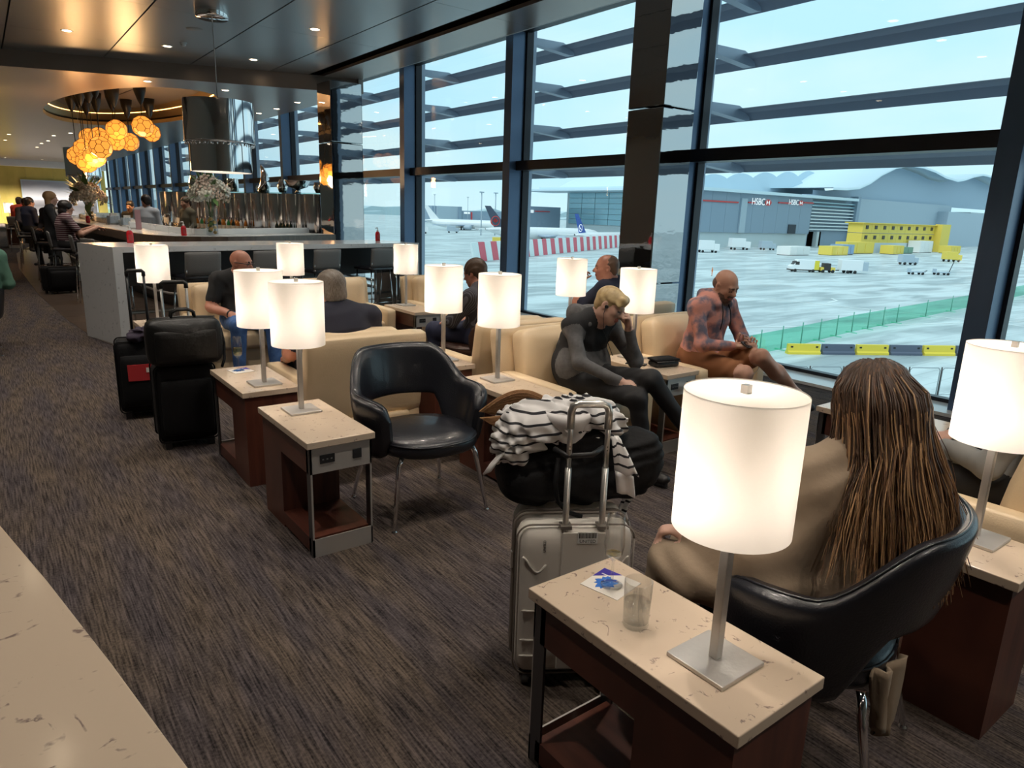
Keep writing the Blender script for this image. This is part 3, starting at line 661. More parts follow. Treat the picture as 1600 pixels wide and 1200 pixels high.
def sdf_eval(prims, p, disp=None):
    d = np.full(len(p), 9.0, np.float32)
    for q in prims:
        w = np.flatnonzero(((p > q['bb'][0] - .09) & (p < q['bb'][1] + .09)).all(1))
        if len(w) == 0: continue
        v = q['f'](p[w]).astype(np.float32); e = d[w]
        d[w] = _smin(e, v, q['k']) if q['op'] > 0 else -_smin(-e, v, q['k'])
    if disp is not None: d = d + disp(p).astype(np.float32)
    return d
def sdf_mesh(name, prims, mats, h=.008, disp=None, smooth=True):
    lo = np.min([q['bb'][0] for q in prims if q['op'] > 0], 0) - .04; hi = np.max([q['bb'][1] for q in prims if q['op'] > 0], 0) + .04
    F = 4; H = h * F; nc = np.ceil((hi - lo) / H).astype(int) + 1
    g = np.stack(np.meshgrid(*[np.arange(n) for n in nc], indexing='ij'), -1).reshape(-1, 3)
    cen = (lo + (g + .5) * H).astype(np.float32); dc = sdf_eval(prims, cen, disp)
    act = np.abs(dc) < H * 1.35
    N = nc * F; D = np.repeat(np.repeat(np.repeat(dc.reshape(nc), F, 0), F, 1), F, 2)
    sub = np.stack(np.meshgrid(*[np.arange(F)] * 3, indexing='ij'), -1).reshape(-1, 3)
    ids = (g[act][:, None, :] * F + sub[None]).reshape(-1, 3)
    pts = (lo + (ids + .5) * h).astype(np.float32); D[ids[:, 0], ids[:, 1], ids[:, 2]] = sdf_eval(prims, pts, disp)
    S = D < 0
    # surface nets
    cs = np.zeros(N - 1, np.int8)
    for i in (0, 1):
        for j in (0, 1):
            for k in (0, 1): cs += S[i:N[0] - 1 + i, j:N[1] - 1 + j, k:N[2] - 1 + k]
    cells = np.argwhere((cs > 0) & (cs < 8)); idx = -np.ones(N - 1, np.int64); idx[cells[:, 0], cells[:, 1], cells[:, 2]] = np.arange(len(cells))
    acc = np.zeros((len(cells), 3)); cnt = np.zeros(len(cells))
    cor = [(i, j, k) for i in (0, 1) for j in (0, 1) for k in (0, 1)]
    for a in range(8):
        for b in range(a + 1, 8):
            da = np.array(cor[a]); db = np.array(cor[b])
            if np.abs(da - db).sum() != 1: continue
            va = D[tuple((cells + da).T)]; vb = D[tuple((cells + db).T)]; x = (va < 0) != (vb < 0)
            t_ = np.where(x, va / np.where(np.abs(va - vb) < 1e-9, 1, va - vb), 0)
            acc[x] += (da + (db - da) * t_[:, None])[x]; cnt[x] += 1
    V = lo + (cells + .5 + acc / cnt[:, None]) * h
    faces = []
    for ax in range(3):
        o1, o2 = (ax + 1) % 3, (ax + 2) % 3
        A = S; e = np.zeros(3, int); e[ax] = 1
        sl0 = [slice(None)] * 3; sl1 = [slice(None)] * 3; sl0[ax] = slice(0, N[ax] - 1); sl1[ax] = slice(1, N[ax])
        x = A[tuple(sl0)] != A[tuple(sl1)]; ed = np.argwhere(x)
        ed = ed[(ed[:, o1] > 0) & (ed[:, o2] > 0) & (ed[:, o1] < N[o1] - 1) & (ed[:, o2] < N[o2] - 1)]
        q = []
        for d1, d2 in ((0, 0), (-1, 0), (-1, -1), (0, -1)):
            c = ed.copy(); c[:, o1] += d1; c[:, o2] += d2; q.append(idx[tuple(c.T)])
        q = np.stack(q, 1); fl_ = S[tuple(ed.T)]
        q[fl_ == 0] = q[fl_ == 0][:, ::-1]; faces.append(q)
    Fq = np.concatenate(faces); Fq = Fq[(Fq >= 0).all(1)]
    me = bpy.data.meshes.new(name)
    me.vertices.add(len(V)); me.vertices.foreach_set('co', V.astype(np.float32).ravel())
    me.loops.add(len(Fq) * 4); me.loops.foreach_set('vertex_index', Fq.ravel().astype(np.int32))
    me.polygons.add(len(Fq)); me.polygons.foreach_set('loop_start', (np.arange(len(Fq)) * 4).astype(np.int32))
    try: me.polygons.foreach_set('loop_total', np.full(len(Fq), 4, np.int32))
    except Exception: pass
    fc = V[Fq].mean(1).astype(np.float32); ad = [q for q in prims if q['op'] > 0]
    best = np.full(len(fc), 9.0); lab = np.zeros(len(fc), np.int32)
    for q in ad:
        v = q['f'](fc) - q.get('bias', 0); w = v < best; best[w] = v[w]; lab[w] = q['mi']
    for m_ in mats: me.materials.append(m_)
    me.polygons.foreach_set('material_index', lab); me.polygons.foreach_set('use_smooth', np.ones(len(Fq), bool)); me.update(calc_edges=True); me.validate(); return me
def fabric_disp(amp=.004, f=22.0, seed=0.0):
    def g(p):
        x, y, z = p[:, 0], p[:, 1], p[:, 2]
        return amp * (np.sin(f * (z * 1.3 + .5 * np.sin(5 * x + seed) + .4 * np.sin(7 * y))) * np.sin(9 * x + 6 * y + 4 * np.sin(8 * z + seed)) * .8 + .5 * np.sin(f * 1.7 * (x - z * .6) + 3 * np.sin(6 * y + seed)))
    return g
def nrm(v): v = np.array(v, float); return v / (np.linalg.norm(v) + 1e-9)
def hand(P, w, d, pn, side, mi, curl=.35, s=1.0, spread=.12):
    """w wrist, d finger direction, pn direction the palm faces, side +1 when the thumb lies toward cross(pn, d)"""
    w = np.array(w, float); d = nrm(d); pn = nrm(np.array(pn) - d * np.dot(pn, d)); l = np.cross(pn, d) * side
    P.append(cap(w, w + d * .045 * s, .026 * s, .036 * s, mi, .012, pn, 1.9)); P.append(cap(w + d * .04 * s, w + d * .082 * s, .036 * s, .037 * s, mi, .012, pn, 2.1))
    for k, (off, ln, r) in enumerate(((.030, .068, .0088), (.010, .078, .0092), (-.010, .072, .0088), (-.029, .056, .0078))):
        a = w + d * (.083 - .004 * abs(k - 1)) * s + l * off * s; dir_ = nrm(d + l * spread * (1.4 - k) * .8); c_ = curl * (1 + .12 * k)
        for q, (f_, rr) in enumerate(((.45, 1.0), (.30, .93), (.25, .82))):
            ang = c_ * (q + .6); v = dir_ * math.cos(ang) + pn * math.sin(ang); b = a + v * ln * f_ * s
            P.append(cap(a, b, r * rr * s, r * rr * .93 * s, mi, .005)); a = b
    a = w + d * .022 * s + l * .026 * s; v = nrm(d * .62 + l * .72 + pn * .30); b = a + v * .042 * s; P.append(cap(a, b, .0135 * s, .011 * s, mi, .010))
    v2 = nrm(d * .85 + l * .35 + pn * (.25 + curl)); c = b + v2 * .032 * s; P.append(cap(b, c, .0108 * s, .009 * s, mi, .005)); P.append(cap(c, c + v2 * .022 * s, .009 * s, .0072 * s, mi, .005))
def head_prims(hc, R, skin, brow, lip, dark, s=1.0, beard=None, fine=True):
    hc = np.array(hc, float); R = np.array(R)
    def W(x, y, z): return tuple(hc + R @ (np.array((x, y, z)) * s))
    E = lambda c, r, mi, k, op=1, bias=0: dict(ell(W(*c), tuple(q * s for q in r), mi, k, R, op), bias=bias)
    P = [E((0, -.012, .032), (.077, .098, .088), skin, .02), E((0, .030, -.030), (.060, .066, .088), skin, .03), E((0, .052, -.088), (.034, .036, .026), skin, .022)]
    for x in (-1, 1): P.append(E((x * .045, -.005, -.055), (.022, .045, .035), skin, .03)); P.append(E((x * .036, .058, -.018), (.024, .028, .022), skin, .02))
    P.append(cap(W(0, .086, .012), W(0, .112, -.022), .0095 * s, .0135 * s, skin, .012))
    for x in (-1, 1): P.append(E((x * .010, .100, -.027), (.009, .010, .008), skin, .008))
    P.append(cap(W(-.036, .078, .024), W(.036, .078, .024), .0125 * s, None, skin, .016))
    for x in (-1, 1):
        P.append(E((x * .031, .102, .006), (.019, .017, .0105), skin, .010, -1)); P.append(E((x * .031, .076, .006), (.0145, .0145, .0125), skin, .004))
        P.append(E((x * .079, -.008, -.002), (.010, .022, .031), skin, .008)); P.append(E((x * .086, .004, -.002), (.008, .011, .016), skin, .006, -1))
    if fine:
        for x in (-1, 1):
            P.append(dict(cap(W(x * .018, .0935, .0235), W(x * .045, .082, .025),   .0034 * s, .0024 * s, brow, .003), bias=.002)); P.append(dict(cap(W(x * .021, .0895, .0015), W(x * .041, .0855, .0015), .0018 * s, None, dark, .002), bias=.001))
        P.append(dict(cap(W(-.020, .0925, -.055), W(.020, .0925, -.055), .0058 * s, None, lip, .006), bias=.002)); P.append(dict(cap(W(-.015, .0925, -.0635), W(.015, .0925, -.0635), .0062 * s, None, lip, .006), bias=.002))
    if beard is not None:
        P.append(dict(E((0, .050, -.086), (.042, .042, .036), beard, .015), bias=.004)); P.append(dict(cap(W(-.026, .089, -.047), W(.026, .089, -.047), .0065 * s, None, beard, .006), bias=.004))
        for x in (-1, 1): P.append(dict(E((x * .050, .022, -.066), (.012, .042, .028), beard, .015), bias=.003))
    return P
def eul(yaw=0, pitch=0, roll=0):
    return np.array(Matrix.Rotation(yaw, 3, 'Z') @ Matrix.Rotation(pitch, 3, 'X') @ Matrix.Rotation(roll, 3, 'Y'))
SEAT = dict(pel=(0, 0, .545), waist=(0, -.02, .70), chest=(0, -.02, .88), neck=(0, .0, 1.035), head=(0, .035, 1.165), rot=(0, -.1, 0),
    sh=((.175, -.01, .985), (-.175, -.01, .985)), el=((.235, .02, .71), (-.235, .02, .71)), wr=((.15, .24, .64), (-.15, .24, .64)),
    hip=((.09, .02, .525), (-.09, .02, .525)), kn=((.12, .43, .54), (-.12, .43, .54)), an=((.12, .42, .10), (-.12, .42, .10)), toe=((.04, 1, 0), (-.04, 1, 0)),
    hd=((-.3, 1, -.25), (.3, 1, -.25)), pn=((0, -.1, -1), (0, -.1, -1)), curl=(.35, .35), th=(-1, 1))
STAND = dict(SEAT, pel=(0, 0, .95), waist=(0, 0, 1.10), chest=(0, 0, 1.28), neck=(0, 0, 1.45), head=(0, .03, 1.585), sh=((.18, 0, 1.39), (-.18, 0, 1.39)), el=((.24, .02, 1.12), (-.24, .02, 1.12)), wr=((.22, .20, .98), (-.22, .20, .98)),
    hip=((.09, 0, .90), (-.09, 0, .90)), kn=((.10, .02, .49), (-.10, .02, .49)), an=((.10, 0, .09), (-.10, 0, .09)))
SKIN = mat('skin', (.55, .31, .22), .5, noise=(14, (.50, .26, .18), 1.0)); SKINR = mat('ruddy skin', (.50, .225, .15), .45, noise=(12, (.44, .18, .115), 1.0)); SKINF = mat('fair skin', (.62, .39, .30), .5, noise=(14, (.58, .34, .26), 1.0))
LIP = mat('lips', (.40, .13, .11), .45); DARK = mat('lash dark', (.02, .015, .012), .6)
def person(label, loc, rz, pose, top, bottom, shoe, skin=SKIN, h=.009, sleeve='long', legs='long', beard=None, brow=None, build=1.0, hs=1.0, fold=.003, hood=False, extra=None, cat='person', belly=0.0, top2=None, fine=True, neckr=.053):
    J = dict(pose); t = thing('person', label, 'person', loc, rz, 'people in the lounge')
    brow = brow or DARK
    mats = [skin, top, bottom, shoe, brow, LIP, DARK, beard or skin, top2 or top]
    P = []; b = build; yv = J.get('tn', (0, 1, 0))
    pel, wa, ch, ne, hd_ = [np.array(J[k], float) for k in ('pel', 'waist', 'chest', 'neck', 'head')]
    # torso
    P.append(cap(pel + [-.05, 0, 0], pel + [.05, 0, 0], .135 * b, None, 2, .05, (0, 0, 1), 1.15)); P.append(cap(pel + [0, .01, .05], wa, .165 * b, .155 * b, 1, .06, yv, 1.35)); P.append(cap(wa, ch, .155 * b, .172 * b, 1, .06, yv, 1.42)); P.append(cap(ch, ne * .6 + ch * .4, .168 * b, .10 * b, 1, .06, yv, 1.4))
    if belly: P.append(ell(tuple((wa + pel) / 2 + [0, .07, .0]), (.15 * b, .10 + belly, .14), 1, .06))
    shs = [np.array(q, float) for q in J['sh']]
    P.append(cap(shs[0], shs[1], .066 * b, None, 1, .05)); P.append(cap(ne * .75 + shs[0] * .25, shs[0], .06, .055, 1, .05)); P.append(cap(ne * .75 + shs[1] * .25, shs[1], .06, .055, 1, .05))
    P.append(cap(ne - [0, 0, .03], hd_ * .6 + ne * .4, neckr, neckr * .97, 0, .03))
    for i in (0, 1):
        sh, el, wr = [np.array(J[k][i], float) for k in ('sh', 'el', 'wr')]
        if sleeve == 'long': P.append(cap(sh, el, .064 * b, .050 * b, 8, .03)); P.append(cap(el, wr * .94 + el * .06, .050 * b, .036 * b, 8, .03)); P.append(cap(el * .08 + wr * .92, wr, .029, .027, 0, .01))
        else: m_ = sh * .35 + el * .65; P.append(cap(sh, m_, .068 * b, .062 * b, 8, .03)); P.append(cap(m_, el, .050 * b, .044 * b, 0, .02)); P.append(cap(el, wr, .044 * b, .029 * b, 0, .02))
        hand(P, wr, J['hd'][i], J['pn'][i], J['th'][i], 0, J['curl'][i])
        hp, kn, an = [np.array(J[k][i], float) for k in ('hip', 'kn', 'an')]; toe = nrm(J['toe'][i])
        if legs == 'long': P.append(cap(hp, kn, .092 * b, .067 * b, 2, .04)); P.append(cap(kn, an, .066 * b, .047 * b, 2, .03))
        else: m_ = hp * .22 + kn * .78; P.append(cap(hp, m_, .098 * b, .088 * b, 2, .04)); P.append(cap(m_, kn, .064, .056, 0, .02)); c_ = kn * .6 + an * .4; P.append(cap(kn, c_, .056, .055, 0, .025)); P.append(cap(c_, an, .055, .036, 0, .025))
        up = np.array((0, 0, 1.0)); nn = np.cross(np.cross(toe, up), toe); 
        P.append(cap(an + [0, 0, -.01], an + toe * .02 + nn * -.02, .046, .044, 3, .02)); P.append(cap(an + toe * -.03 + nn * -.045, an + toe * .15 + nn * -.055, .04, .036, 3, .025, nn, 1.25))
    R = eul(*J['rot'])
    P += head_prims(hd_, R, 0, 4, 5, 6, hs, 7 if beard else None, fine)
    if hood:
        P.append(cap(ne + [-.07, -.075, .015], ne + [.07, -.075, .015], .052, None, 1, .03)); P.append(cap(ne + [-.085, -.02, .005], ne + [-.07, .06, -.04], .036, .026, 1, .03)); P.append(cap(ne + [.085, -.02, .005], ne + [.07, .06, -.04], .036, .026, 1, .03))
    if extra: extra(P, J)
    hdc = hd_.astype(np.float32)
    fd = fabric_disp(fold, 24, float(loc[0]))
    def disp(p):
        dd = np.sqrt(((p - hdc) ** 2).sum(1)); return fd(p) * np.clip((dd - .15) / .08, 0, 1)
    ob('body', sdf_mesh('body', P, mats, h, disp if fold else None), [], t)
    t['head_c'] = list(map(float, hd_)); return t, hd_, R
def hair_obj(t, hc, R, prims, m, h=.006, amp=.003, f=140.0, name='hair', axis=0, s=1.0):
    """prims in head space: (kind, ...) ; strands run as fine grooves"""
    hc = np.array(hc, float); P = []
    for q in prims:
        W = lambda v: tuple(hc + R @ (np.array(v) * s))
        if q[0] == 'e': P.append(ell(W(q[1]), tuple(x * s for x in q[2]), 0, q[3] if len(q) > 3 else .012, R, q[4] if len(q) > 4 else 1))
        else: P.append(cap(W(q[1]), W(q[2]), q[3] * s, q[4] * s, 0, q[5] if len(q) > 5 else .012))
    Ri = np.array(R).T
    def disp(p):
        l = (p - hc.astype(np.float32)) @ np.array(R, np.float32)
        return amp * np.sin(f * l[:, axis] + 9 * np.sin(14 * l[:, 2]) + 5 * np.sin(11 * l[:, 1])) * (.6 + .4 * np.sin(30 * l[:, 2] + 20 * l[:, 1]))
    return ob(name, sdf_mesh(name, P, [m], h, disp), [], t)
SHORT = [('e', (0, -.018, .044), (.090, .108, .097)), ('e', (0, -.07, -.02), (.070, .042, .062), .02), ('e', (0, .115, -.035), (.075, .085, .085), .012, -1), ('e', (.085, .045, -.045), (.03, .05, .05), .01, -1), ('e', (-.085, .045, -.045), (.03, .05, .05), .01, -1)]
RING = [('e', (0, -.055, .000), (.082, .066, .066)), ('e', (0, .03, .085), (.10, .13, .065), .02, -1), ('e', (0, .10, -.02), (.09, .10, .12), .012, -1)]
PX = lambda *a: [np.array(q, float) for q in a]

# ---- woman with cropped blond hair, asleep on her hand, legs crossed
JK = mat('charcoal marl fleece', (.125, .122, .125), .85, noise=(40, (.095, .093, .096), 1.0)); JKB = mat('black jersey', (.010, .010, .012), .8); LEG = mat('black leggings', (.011, .011, .013), .75); BOOT = mat('black boots', (.013, .012, .012), .4)
BLOND = mat('blond hair', (.60, .45, .23), .45, noise=(30, (.42, .29, .13), 1.0)); GREYH = mat('grey hair', (.23, .20, .165), .5, noise=(40, (.10, .07, .05), 1.0, (8, 8, 1))); BRNH = mat('brown hair', (.055, .032, .020), .5, noise=(30, (.085, .05, .03), 1.0)); DKH = mat('dark hair', (.016, .011, .010), .45)
pose = dict(SEAT, pel=(.0, .0, .555), waist=(-.0, .0, .69), chest=(-.01, .05, .835), neck=(-.015, .11, .955), head=(-.04, .205, 1.03), rot=(math.radians(20), math.radians(-22), math.radians(-14)),
    sh=((.145, .07, .90), (-.165, .09, .895)), el=((.195, .21, .69), (-.25, .27, .665)), wr=((.06, .44, .60), (-.145, .285, .885)), hd=((-.85, .35, -.25), (.35, .1, 1)), pn=((-.2, .3, -1), (.55, -.2, .2)), curl=(.30, .55), th=(-1, 1),
    hip=((.09, .02, .535), (-.09, .02, .54)), kn=((.04, .57, .52), (-.06, .58, .63)), an=((-.01, .62, .115), (-.36, .72, .22)), toe=((-.15, 1, -.05), (-.75, .62, -.35)))
def jacket(P, J):
    P.append(cap((.07, .04, .64), (-.07, .07, .64), .125, .115, 8, .05, (0, 1, 0), 1.15))
    P.append(dict(cap((-.02, -.02, .80), (.02, -.06, .62), .15, .15, 1, .04, (0, 1, 0), 1.3)))
bw, hc, R = person('sleeping woman with cropped blond hair in a grey fleece and black leggings', (3.08, 3.30, 0), PI, pose, JKB, LEG, BOOT, SKINF, .0062, brow=BLOND, hood=False, extra=jacket, top2=JK, build=.88, hs=.93, fold=.0035)
ob('hood', sdf_mesh('hood', [cap((-.10, .02, .965), (.08, .02, .97), .052, .055, 0, .03), cap((.08, .02, .97), (.07, .13, .92), .05, .03, 0, .03), cap((-.10, .02, .965), (-.10, .13, .91), .05, .03, 0, .03), cap((-.08, -.01, .90), (.06, -.01, .90), .05, .05, 0, .05)], [JK], .007, fabric_disp(.005, 30)), [], bw)
hair_obj(bw, hc, R, [('e', (0, -.018, .044), (.088, .106, .092)), ('e', (0, -.065, -.015), (.068, .042, .05), .02), ('c', (-.05, .06, .085), (.05, .078, .075), .030, .026, .03), ('c', (.03, .085, .075), (.062, .078, .035), .020, .012, .02), ('e', (0, .125, -.035), (.075, .085, .078), .010, -1), ('e', (.085, .035, -.045), (.03, .05, .055), .01, -1), ('e', (-.085, .035, -.045), (.03, .05, .055), .01, -1)], BLOND, .0052, .0035, 150, s=.93)
def hp(x, y, z, s_=.93): return tuple(np.array(hc) + R @ (np.array((x, y, z)) * s_))
eb = ob('earbud', MB().tube([hp(.078, .012, -.005), hp(.098, .014, -.008)], .0105, 10), BLACK, bw)
ob('earbud_wire', MB().tube([hp(.095, .014, -.01), hp(.09, .02, -.06), hp(.06, .05, -.13), (.0, .20, .88), (-.03, .22, .80), (-.05, .25, .72)], .0022, 6), BLACK, bw)
ob('jacket_zip', MB().tube([(.15, .10, .72), (.165, .09, .66), (.17, .08, .60)], .004, 6), STEEL, bw)
for sx, an, tt in ((0, (-.01, .62, .115), nrm((-.15, 1, -.05))), (1, (-.36, .72, .22), nrm((-.75, .62, -.35)))):
    an = np.array(an); up = np.array((0, 0, 1.)); sd = nrm(np.cross(tt, up)); nn = np.cross(sd, tt)
    for k in range(4):
        c = an + tt * (.03 + .028 * k) + nn * (.022 - .012 * k); ob('boot_lace', MB().tube([c - sd * .03 - nn * .008, c + nn * .012, c + sd * .03 + tt * .012 - nn * .008], .003, 5), mat('lace', (.22, .20, .17), .7), bw)
    ob('boot_sole', MB().rbox(tuple(an + tt * .06 + nn * -.083), (.07, .26, .022), .009, M=None) if False else MB().tube([an + tt * -.05 + nn * -.085, an + tt * .02 + nn * -.088, an + tt * .17 + nn * -.084], [.022, .026, .020], 8), BLACK, bw)

# ---- man in a tie dye hoodie with his phone
TIE = mat('tie dye hoodie', (.62, .28, .23), .85, noise=(12, (.15, .14, .19), 1.0), bump=(40, .05))
for n_ in TIE.node_tree.nodes:
    if n_.type == 'MAP_RANGE': n_.inputs[1].default_value = .42; n_.inputs[2].default_value = .60
SHORTS = mat('rust shorts', (.27, .105, .04), .85); SHOE = mat('dark trainer', (.02, .018, .02), .6); STUB = mat('stubble', (.20, .115, .085), .7, noise=(60, (.10, .065, .05), 1.0))
pose = dict(SEAT, pel=(.0, .0, .555), waist=(0, .03, .70), chest=(0, .075, .875), neck=(-.005, .12, 1.02), head=(-.02, .175, 1.115), rot=(math.radians(-6), math.radians(-24), math.radians(3)),
    sh=((.185, .09, .955), (-.185, .09, .955)), el=((.225, .20, .70), (-.255, .20, .705)), wr=((.075, .36, .70), (-.105, .385, .70)), hd=((-.8, .55, .25), (.8, .55, .2)), pn=((.1, .1, 1), (-.1, .1, 1)), curl=(.85, .85), th=(1, -1),
    hip=((.09, .03, .535), (-.09, .03, .535)), kn=((.115, .50, .53), (-.02, .53, .645)), an=((.10, .50, .10), (-.42, .62, .34)), toe=((.1, 1, 0), (-.85, .45, -.42)))
hm, hc, R = person('bearded man in a tie dye hoodie and rust shorts looking at his phone', (4.32, 3.30, 0), PI, pose, TIE, SHORTS, SHOE, SKIN, .0062, legs='short', beard=STUB, brow=STUB, hood=True, build=.97, hs=.95, fold=.005, belly=.01)
for s_ in (-1, 1): ob('drawstring', MB().tube([(s_ * .035 - .01, .195, .985), (s_ * .045 - .01, .215, .93), (s_ * .05 - .005, .225, .86), (s_ * .055, .22, .80)], .0045, 6), BLACK, hm)
hair_obj(hm, hc, R, [('e', (0, -.045, .0), (.0795, .068, .062)), ('e', (0, .03, .085), (.10, .14, .068), .02, -1), ('e', (0, .09, -.02), (.09, .10, .12), .012, -1)], STUB, .006, .0008, 150, s=.95)
ph = thing('smartphone', 'black smartphone in the hands of the hooded man', 'phone', (4.335, 2.87, .722), .1); 
ob('casing', MB().rbox((0, 0, 0), (.145, .072, .009), .004, n=5, M=Matrix.Rotation(.5, 4, 'X')), BLACK, ph); ob('screen', MB().box(-.066, .066, -.031, .031, .0047, .0052, 0, Matrix.Rotation(.5, 4, 'X')), mat('dark screen', (.015, .016, .02), .08), ph)
ob_c = tag(ob('charging_cable', MB().tube([(4.41, 2.88, .715), (4.42, 2.82, .66), (4.38, 2.80, .55), (4.30, 2.83, .45), (4.10, 2.90, .36), (3.92, 2.93, .42)], .0028, 6), WHITE), 'white charging cable hanging from the hooded man phone', 'cable')

# ---- bald man in black T shirt and jeans
JEANS = mat('blue jeans', (.045, .115, .30), .85, noise=(30, (.07, .16, .38), 1.0)); TEE = mat('black cotton', (.012, .012, .013), .85)
pose = dict(SEAT, head=(.0, .06, 1.055), neck=(0, .02, .95), chest=(0, -.02, .82), waist=(0, -.01, .67), sh=((.195, -.01, .905), (-.195, -.01, .905)), el=((.285, .03, .66), (-.285, .03, .66)), wr=((.155, .26, .61), (-.155, .26, .61)), rot=(math.radians(40), math.radians(-6), 0), kn=((.16, .42, .535), (-.14, .44, .53)), an=((.17, .40, .10), (-.14, .46, .10)))
bm, hc, R = person('bald man in a black T shirt and blue jeans, half hidden by a lamp', (1.88, 6.70, 0), PI, pose, TEE, JEANS, SHOE, SKINR, .0085, sleeve='short', build=1.08, belly=.03, neckr=.06)
ob('wrist_watch', MB().tube([(.17 + .032 * math.cos(a), .235 + .012 * math.cos(a), .615 + .034 * math.sin(a)) for a in [2 * PI * k / 16 for k in range(17)]], .009, 8), BLACK, bm)
def hq(x, y, z, s_=1.0): return tuple(np.array(hc) + R @ (np.array((x, y, z)) * s_))
ob('glasses', MB().tube([hq(.085, -.02, .012), hq(.082, .04, .014), hq(.060, .098, .012), hq(.03, .108, .012), hq(-.03, .108, .012), hq(-.060, .098, .012), hq(-.082, .04, .014), hq(-.085, -.02, .012)], .0035, 6), BLACK, bm)

# ---- grey haired man from behind
NAVY = mat('navy polo', (.012, .013, .028), .8)
pose = dict(SEAT, head=(-.03, .05, 1.075), neck=(-.01, .0, .955), chest=(0, -.04, .81), waist=(0, -.02, .67), sh=((.205, -.02, .895), (-.205, -.02, .895)), el=((.30, .08, .68), (-.29, .08, .68)), wr=((.24, .32, .60), (-.24, .30, .60)), rot=(math.radians(8), -.08, 0))
gm, hc, R = person('grey haired man in a navy shirt seen from behind', (1.76, 4.16, 0), 0, pose, NAVY, mat('dark trousers', (.018, .02, .03), .8), SHOE, SKINR, .0085, sleeve='short', build=1.1, belly=.03)
hair_obj(gm, hc, R, [('e', (0, -.020, .036), (.089, .105, .094)), ('e', (0, -.066, -.030), (.078, .048, .066), .02), ('e', (0, .115, -.035), (.075, .085, .085), .012, -1)], GREYH, .006, .0016, 210)
# ---- man in a striped shirt from behind
STRIPE = mat('pinstripe shirt', (.030, .028, .036), .8)
def stripes(m, c1, c2, scale, ax=2):
    t = m.node_tree; b = t.nodes['Principled BSDF']; c = nd(t, 'ShaderNodeTexCoord'); w = nd(t, 'ShaderNodeTexWave', bands_direction='XYZ'[ax]); w.inputs['Scale'].default_value = scale; w.inputs['Distortion'].default_value = .4
    r = nd(t, 'ShaderNodeValToRGB'); r.color_ramp.elements[0].position = .74; r.color_ramp.elements[1].position = .80; r.color_ramp.elements[0].color = (*c1, 1); r.color_ramp.elements[1].color = (*c2, 1)
    t.links.new(c.outputs['Object'], w.inputs['Vector']); t.links.new(w.outputs['Fac'], r.inputs[0]); t.links.new(r.outputs[0], b.inputs['Base Color'])
stripes(STRIPE, (.028, .026, .034), (.10, .10, .12), 22, 0)
pose = dict(SEAT, head=(.02, .10, 1.055), neck=(.0, .03, .935), chest=(0, -.02, .80), waist=(0, -.01, .66), sh=((.195, .0, .875), (-.195, .0, .875)), el=((.26, .16, .66), (-.26, .16, .66)), rot=(0, -.25, 0))
sm_, hc, R = person('man in a dark pinstripe shirt hunched with his back to the camera', (3.45, 4.98, 0), math.radians(24), pose, STRIPE, mat('navy trousers', (.02, .025, .06), .8), SHOE, SKINR, .0085, build=1.12)
hair_obj(sm_, hc, R, SHORT, BRNH, .006, .004, 110)
# ---- man in profile, chin on hand
pose = dict(SEAT, head=(-.12, .02, 1.125), neck=(-.05, -.02, 1.0), chest=(0, -.04, .85), rot=(math.radians(46), -.05, 0), sh=((.19, -.02, .945), (-.19, -.02, .945)), el=((.26, .06, .68), (-.34, .20, .72)), wr=((.18, .28, .60), (-.285, .165, .975)), hd=((-.3, 1, -.25), (.35, .05, 1)), pn=((0, -.1, -1), (.8, -.5, 0)), curl=(.35, .75))
pm, hc, R = person('man with receding hair seen in profile, hand at his mouth', (4.66, 4.58, 0), math.radians(8), pose, mat('navy tee', (.014, .018, .04), .85), JEANS, SHOE, SKINR, .007, sleeve='short', build=1.05)
hair_obj(pm, hc, R, [('e', (0, -.035, .028), (.083, .090, .088)), ('e', (0, -.068, -.025), (.066, .042, .05), .02), ('e', (0, .085, .06), (.07, .07, .09), .015, -1), ('e', (0, .10, -.05), (.09, .105, .11), .012, -1)], mat('light brown hair', (.12, .07, .045), .55), .006, .0015, 140)
ob('wrist_watch', MB().tube([(-.292 + .034 * math.cos(a), .172 + .034 * math.sin(a), .945) for a in [2 * PI * k / 16 for k in range(17)]], .009, 8), STEEL, pm)

# ---- person with grey sleeves at the right edge
GSLV = mat('light grey jersey', (.24, .235, .225), .85)
pose = dict(SEAT, head=(.07, -.01, 1.165), neck=(.03, -.02, 1.035), el=((.29, .10, .66), (-.25, .12, .65)), wr=((.04, .34, .665), (-.10, .32, .655)), hd=((-.75, .62, -.1), (.1, 1, -.1)), pn=((.1, 0, -1), (.1, .0, -1)), curl=(.35, .3))
gp, hc, R = person('person in grey sleeves and a dark watch, cut off by the right edge', (3.40, .83, 0), math.radians(6), pose, GSLV, mat('black trousers', (.015, .015, .017), .8), SHOE, SKIN, .007, fold=.004)
hair_obj(gp, hc, R, SHORT, BRNH, .007, .003, 110)
ob('wrist_watch', MB().tube([(.062 + .034 * math.cos(a) * .45, .322 + .034 * math.cos(a), .666 + .036 * math.sin(a)) for a in [2 * PI * k / 16 for k in range(17)]], .010, 8), BLACK, gp)

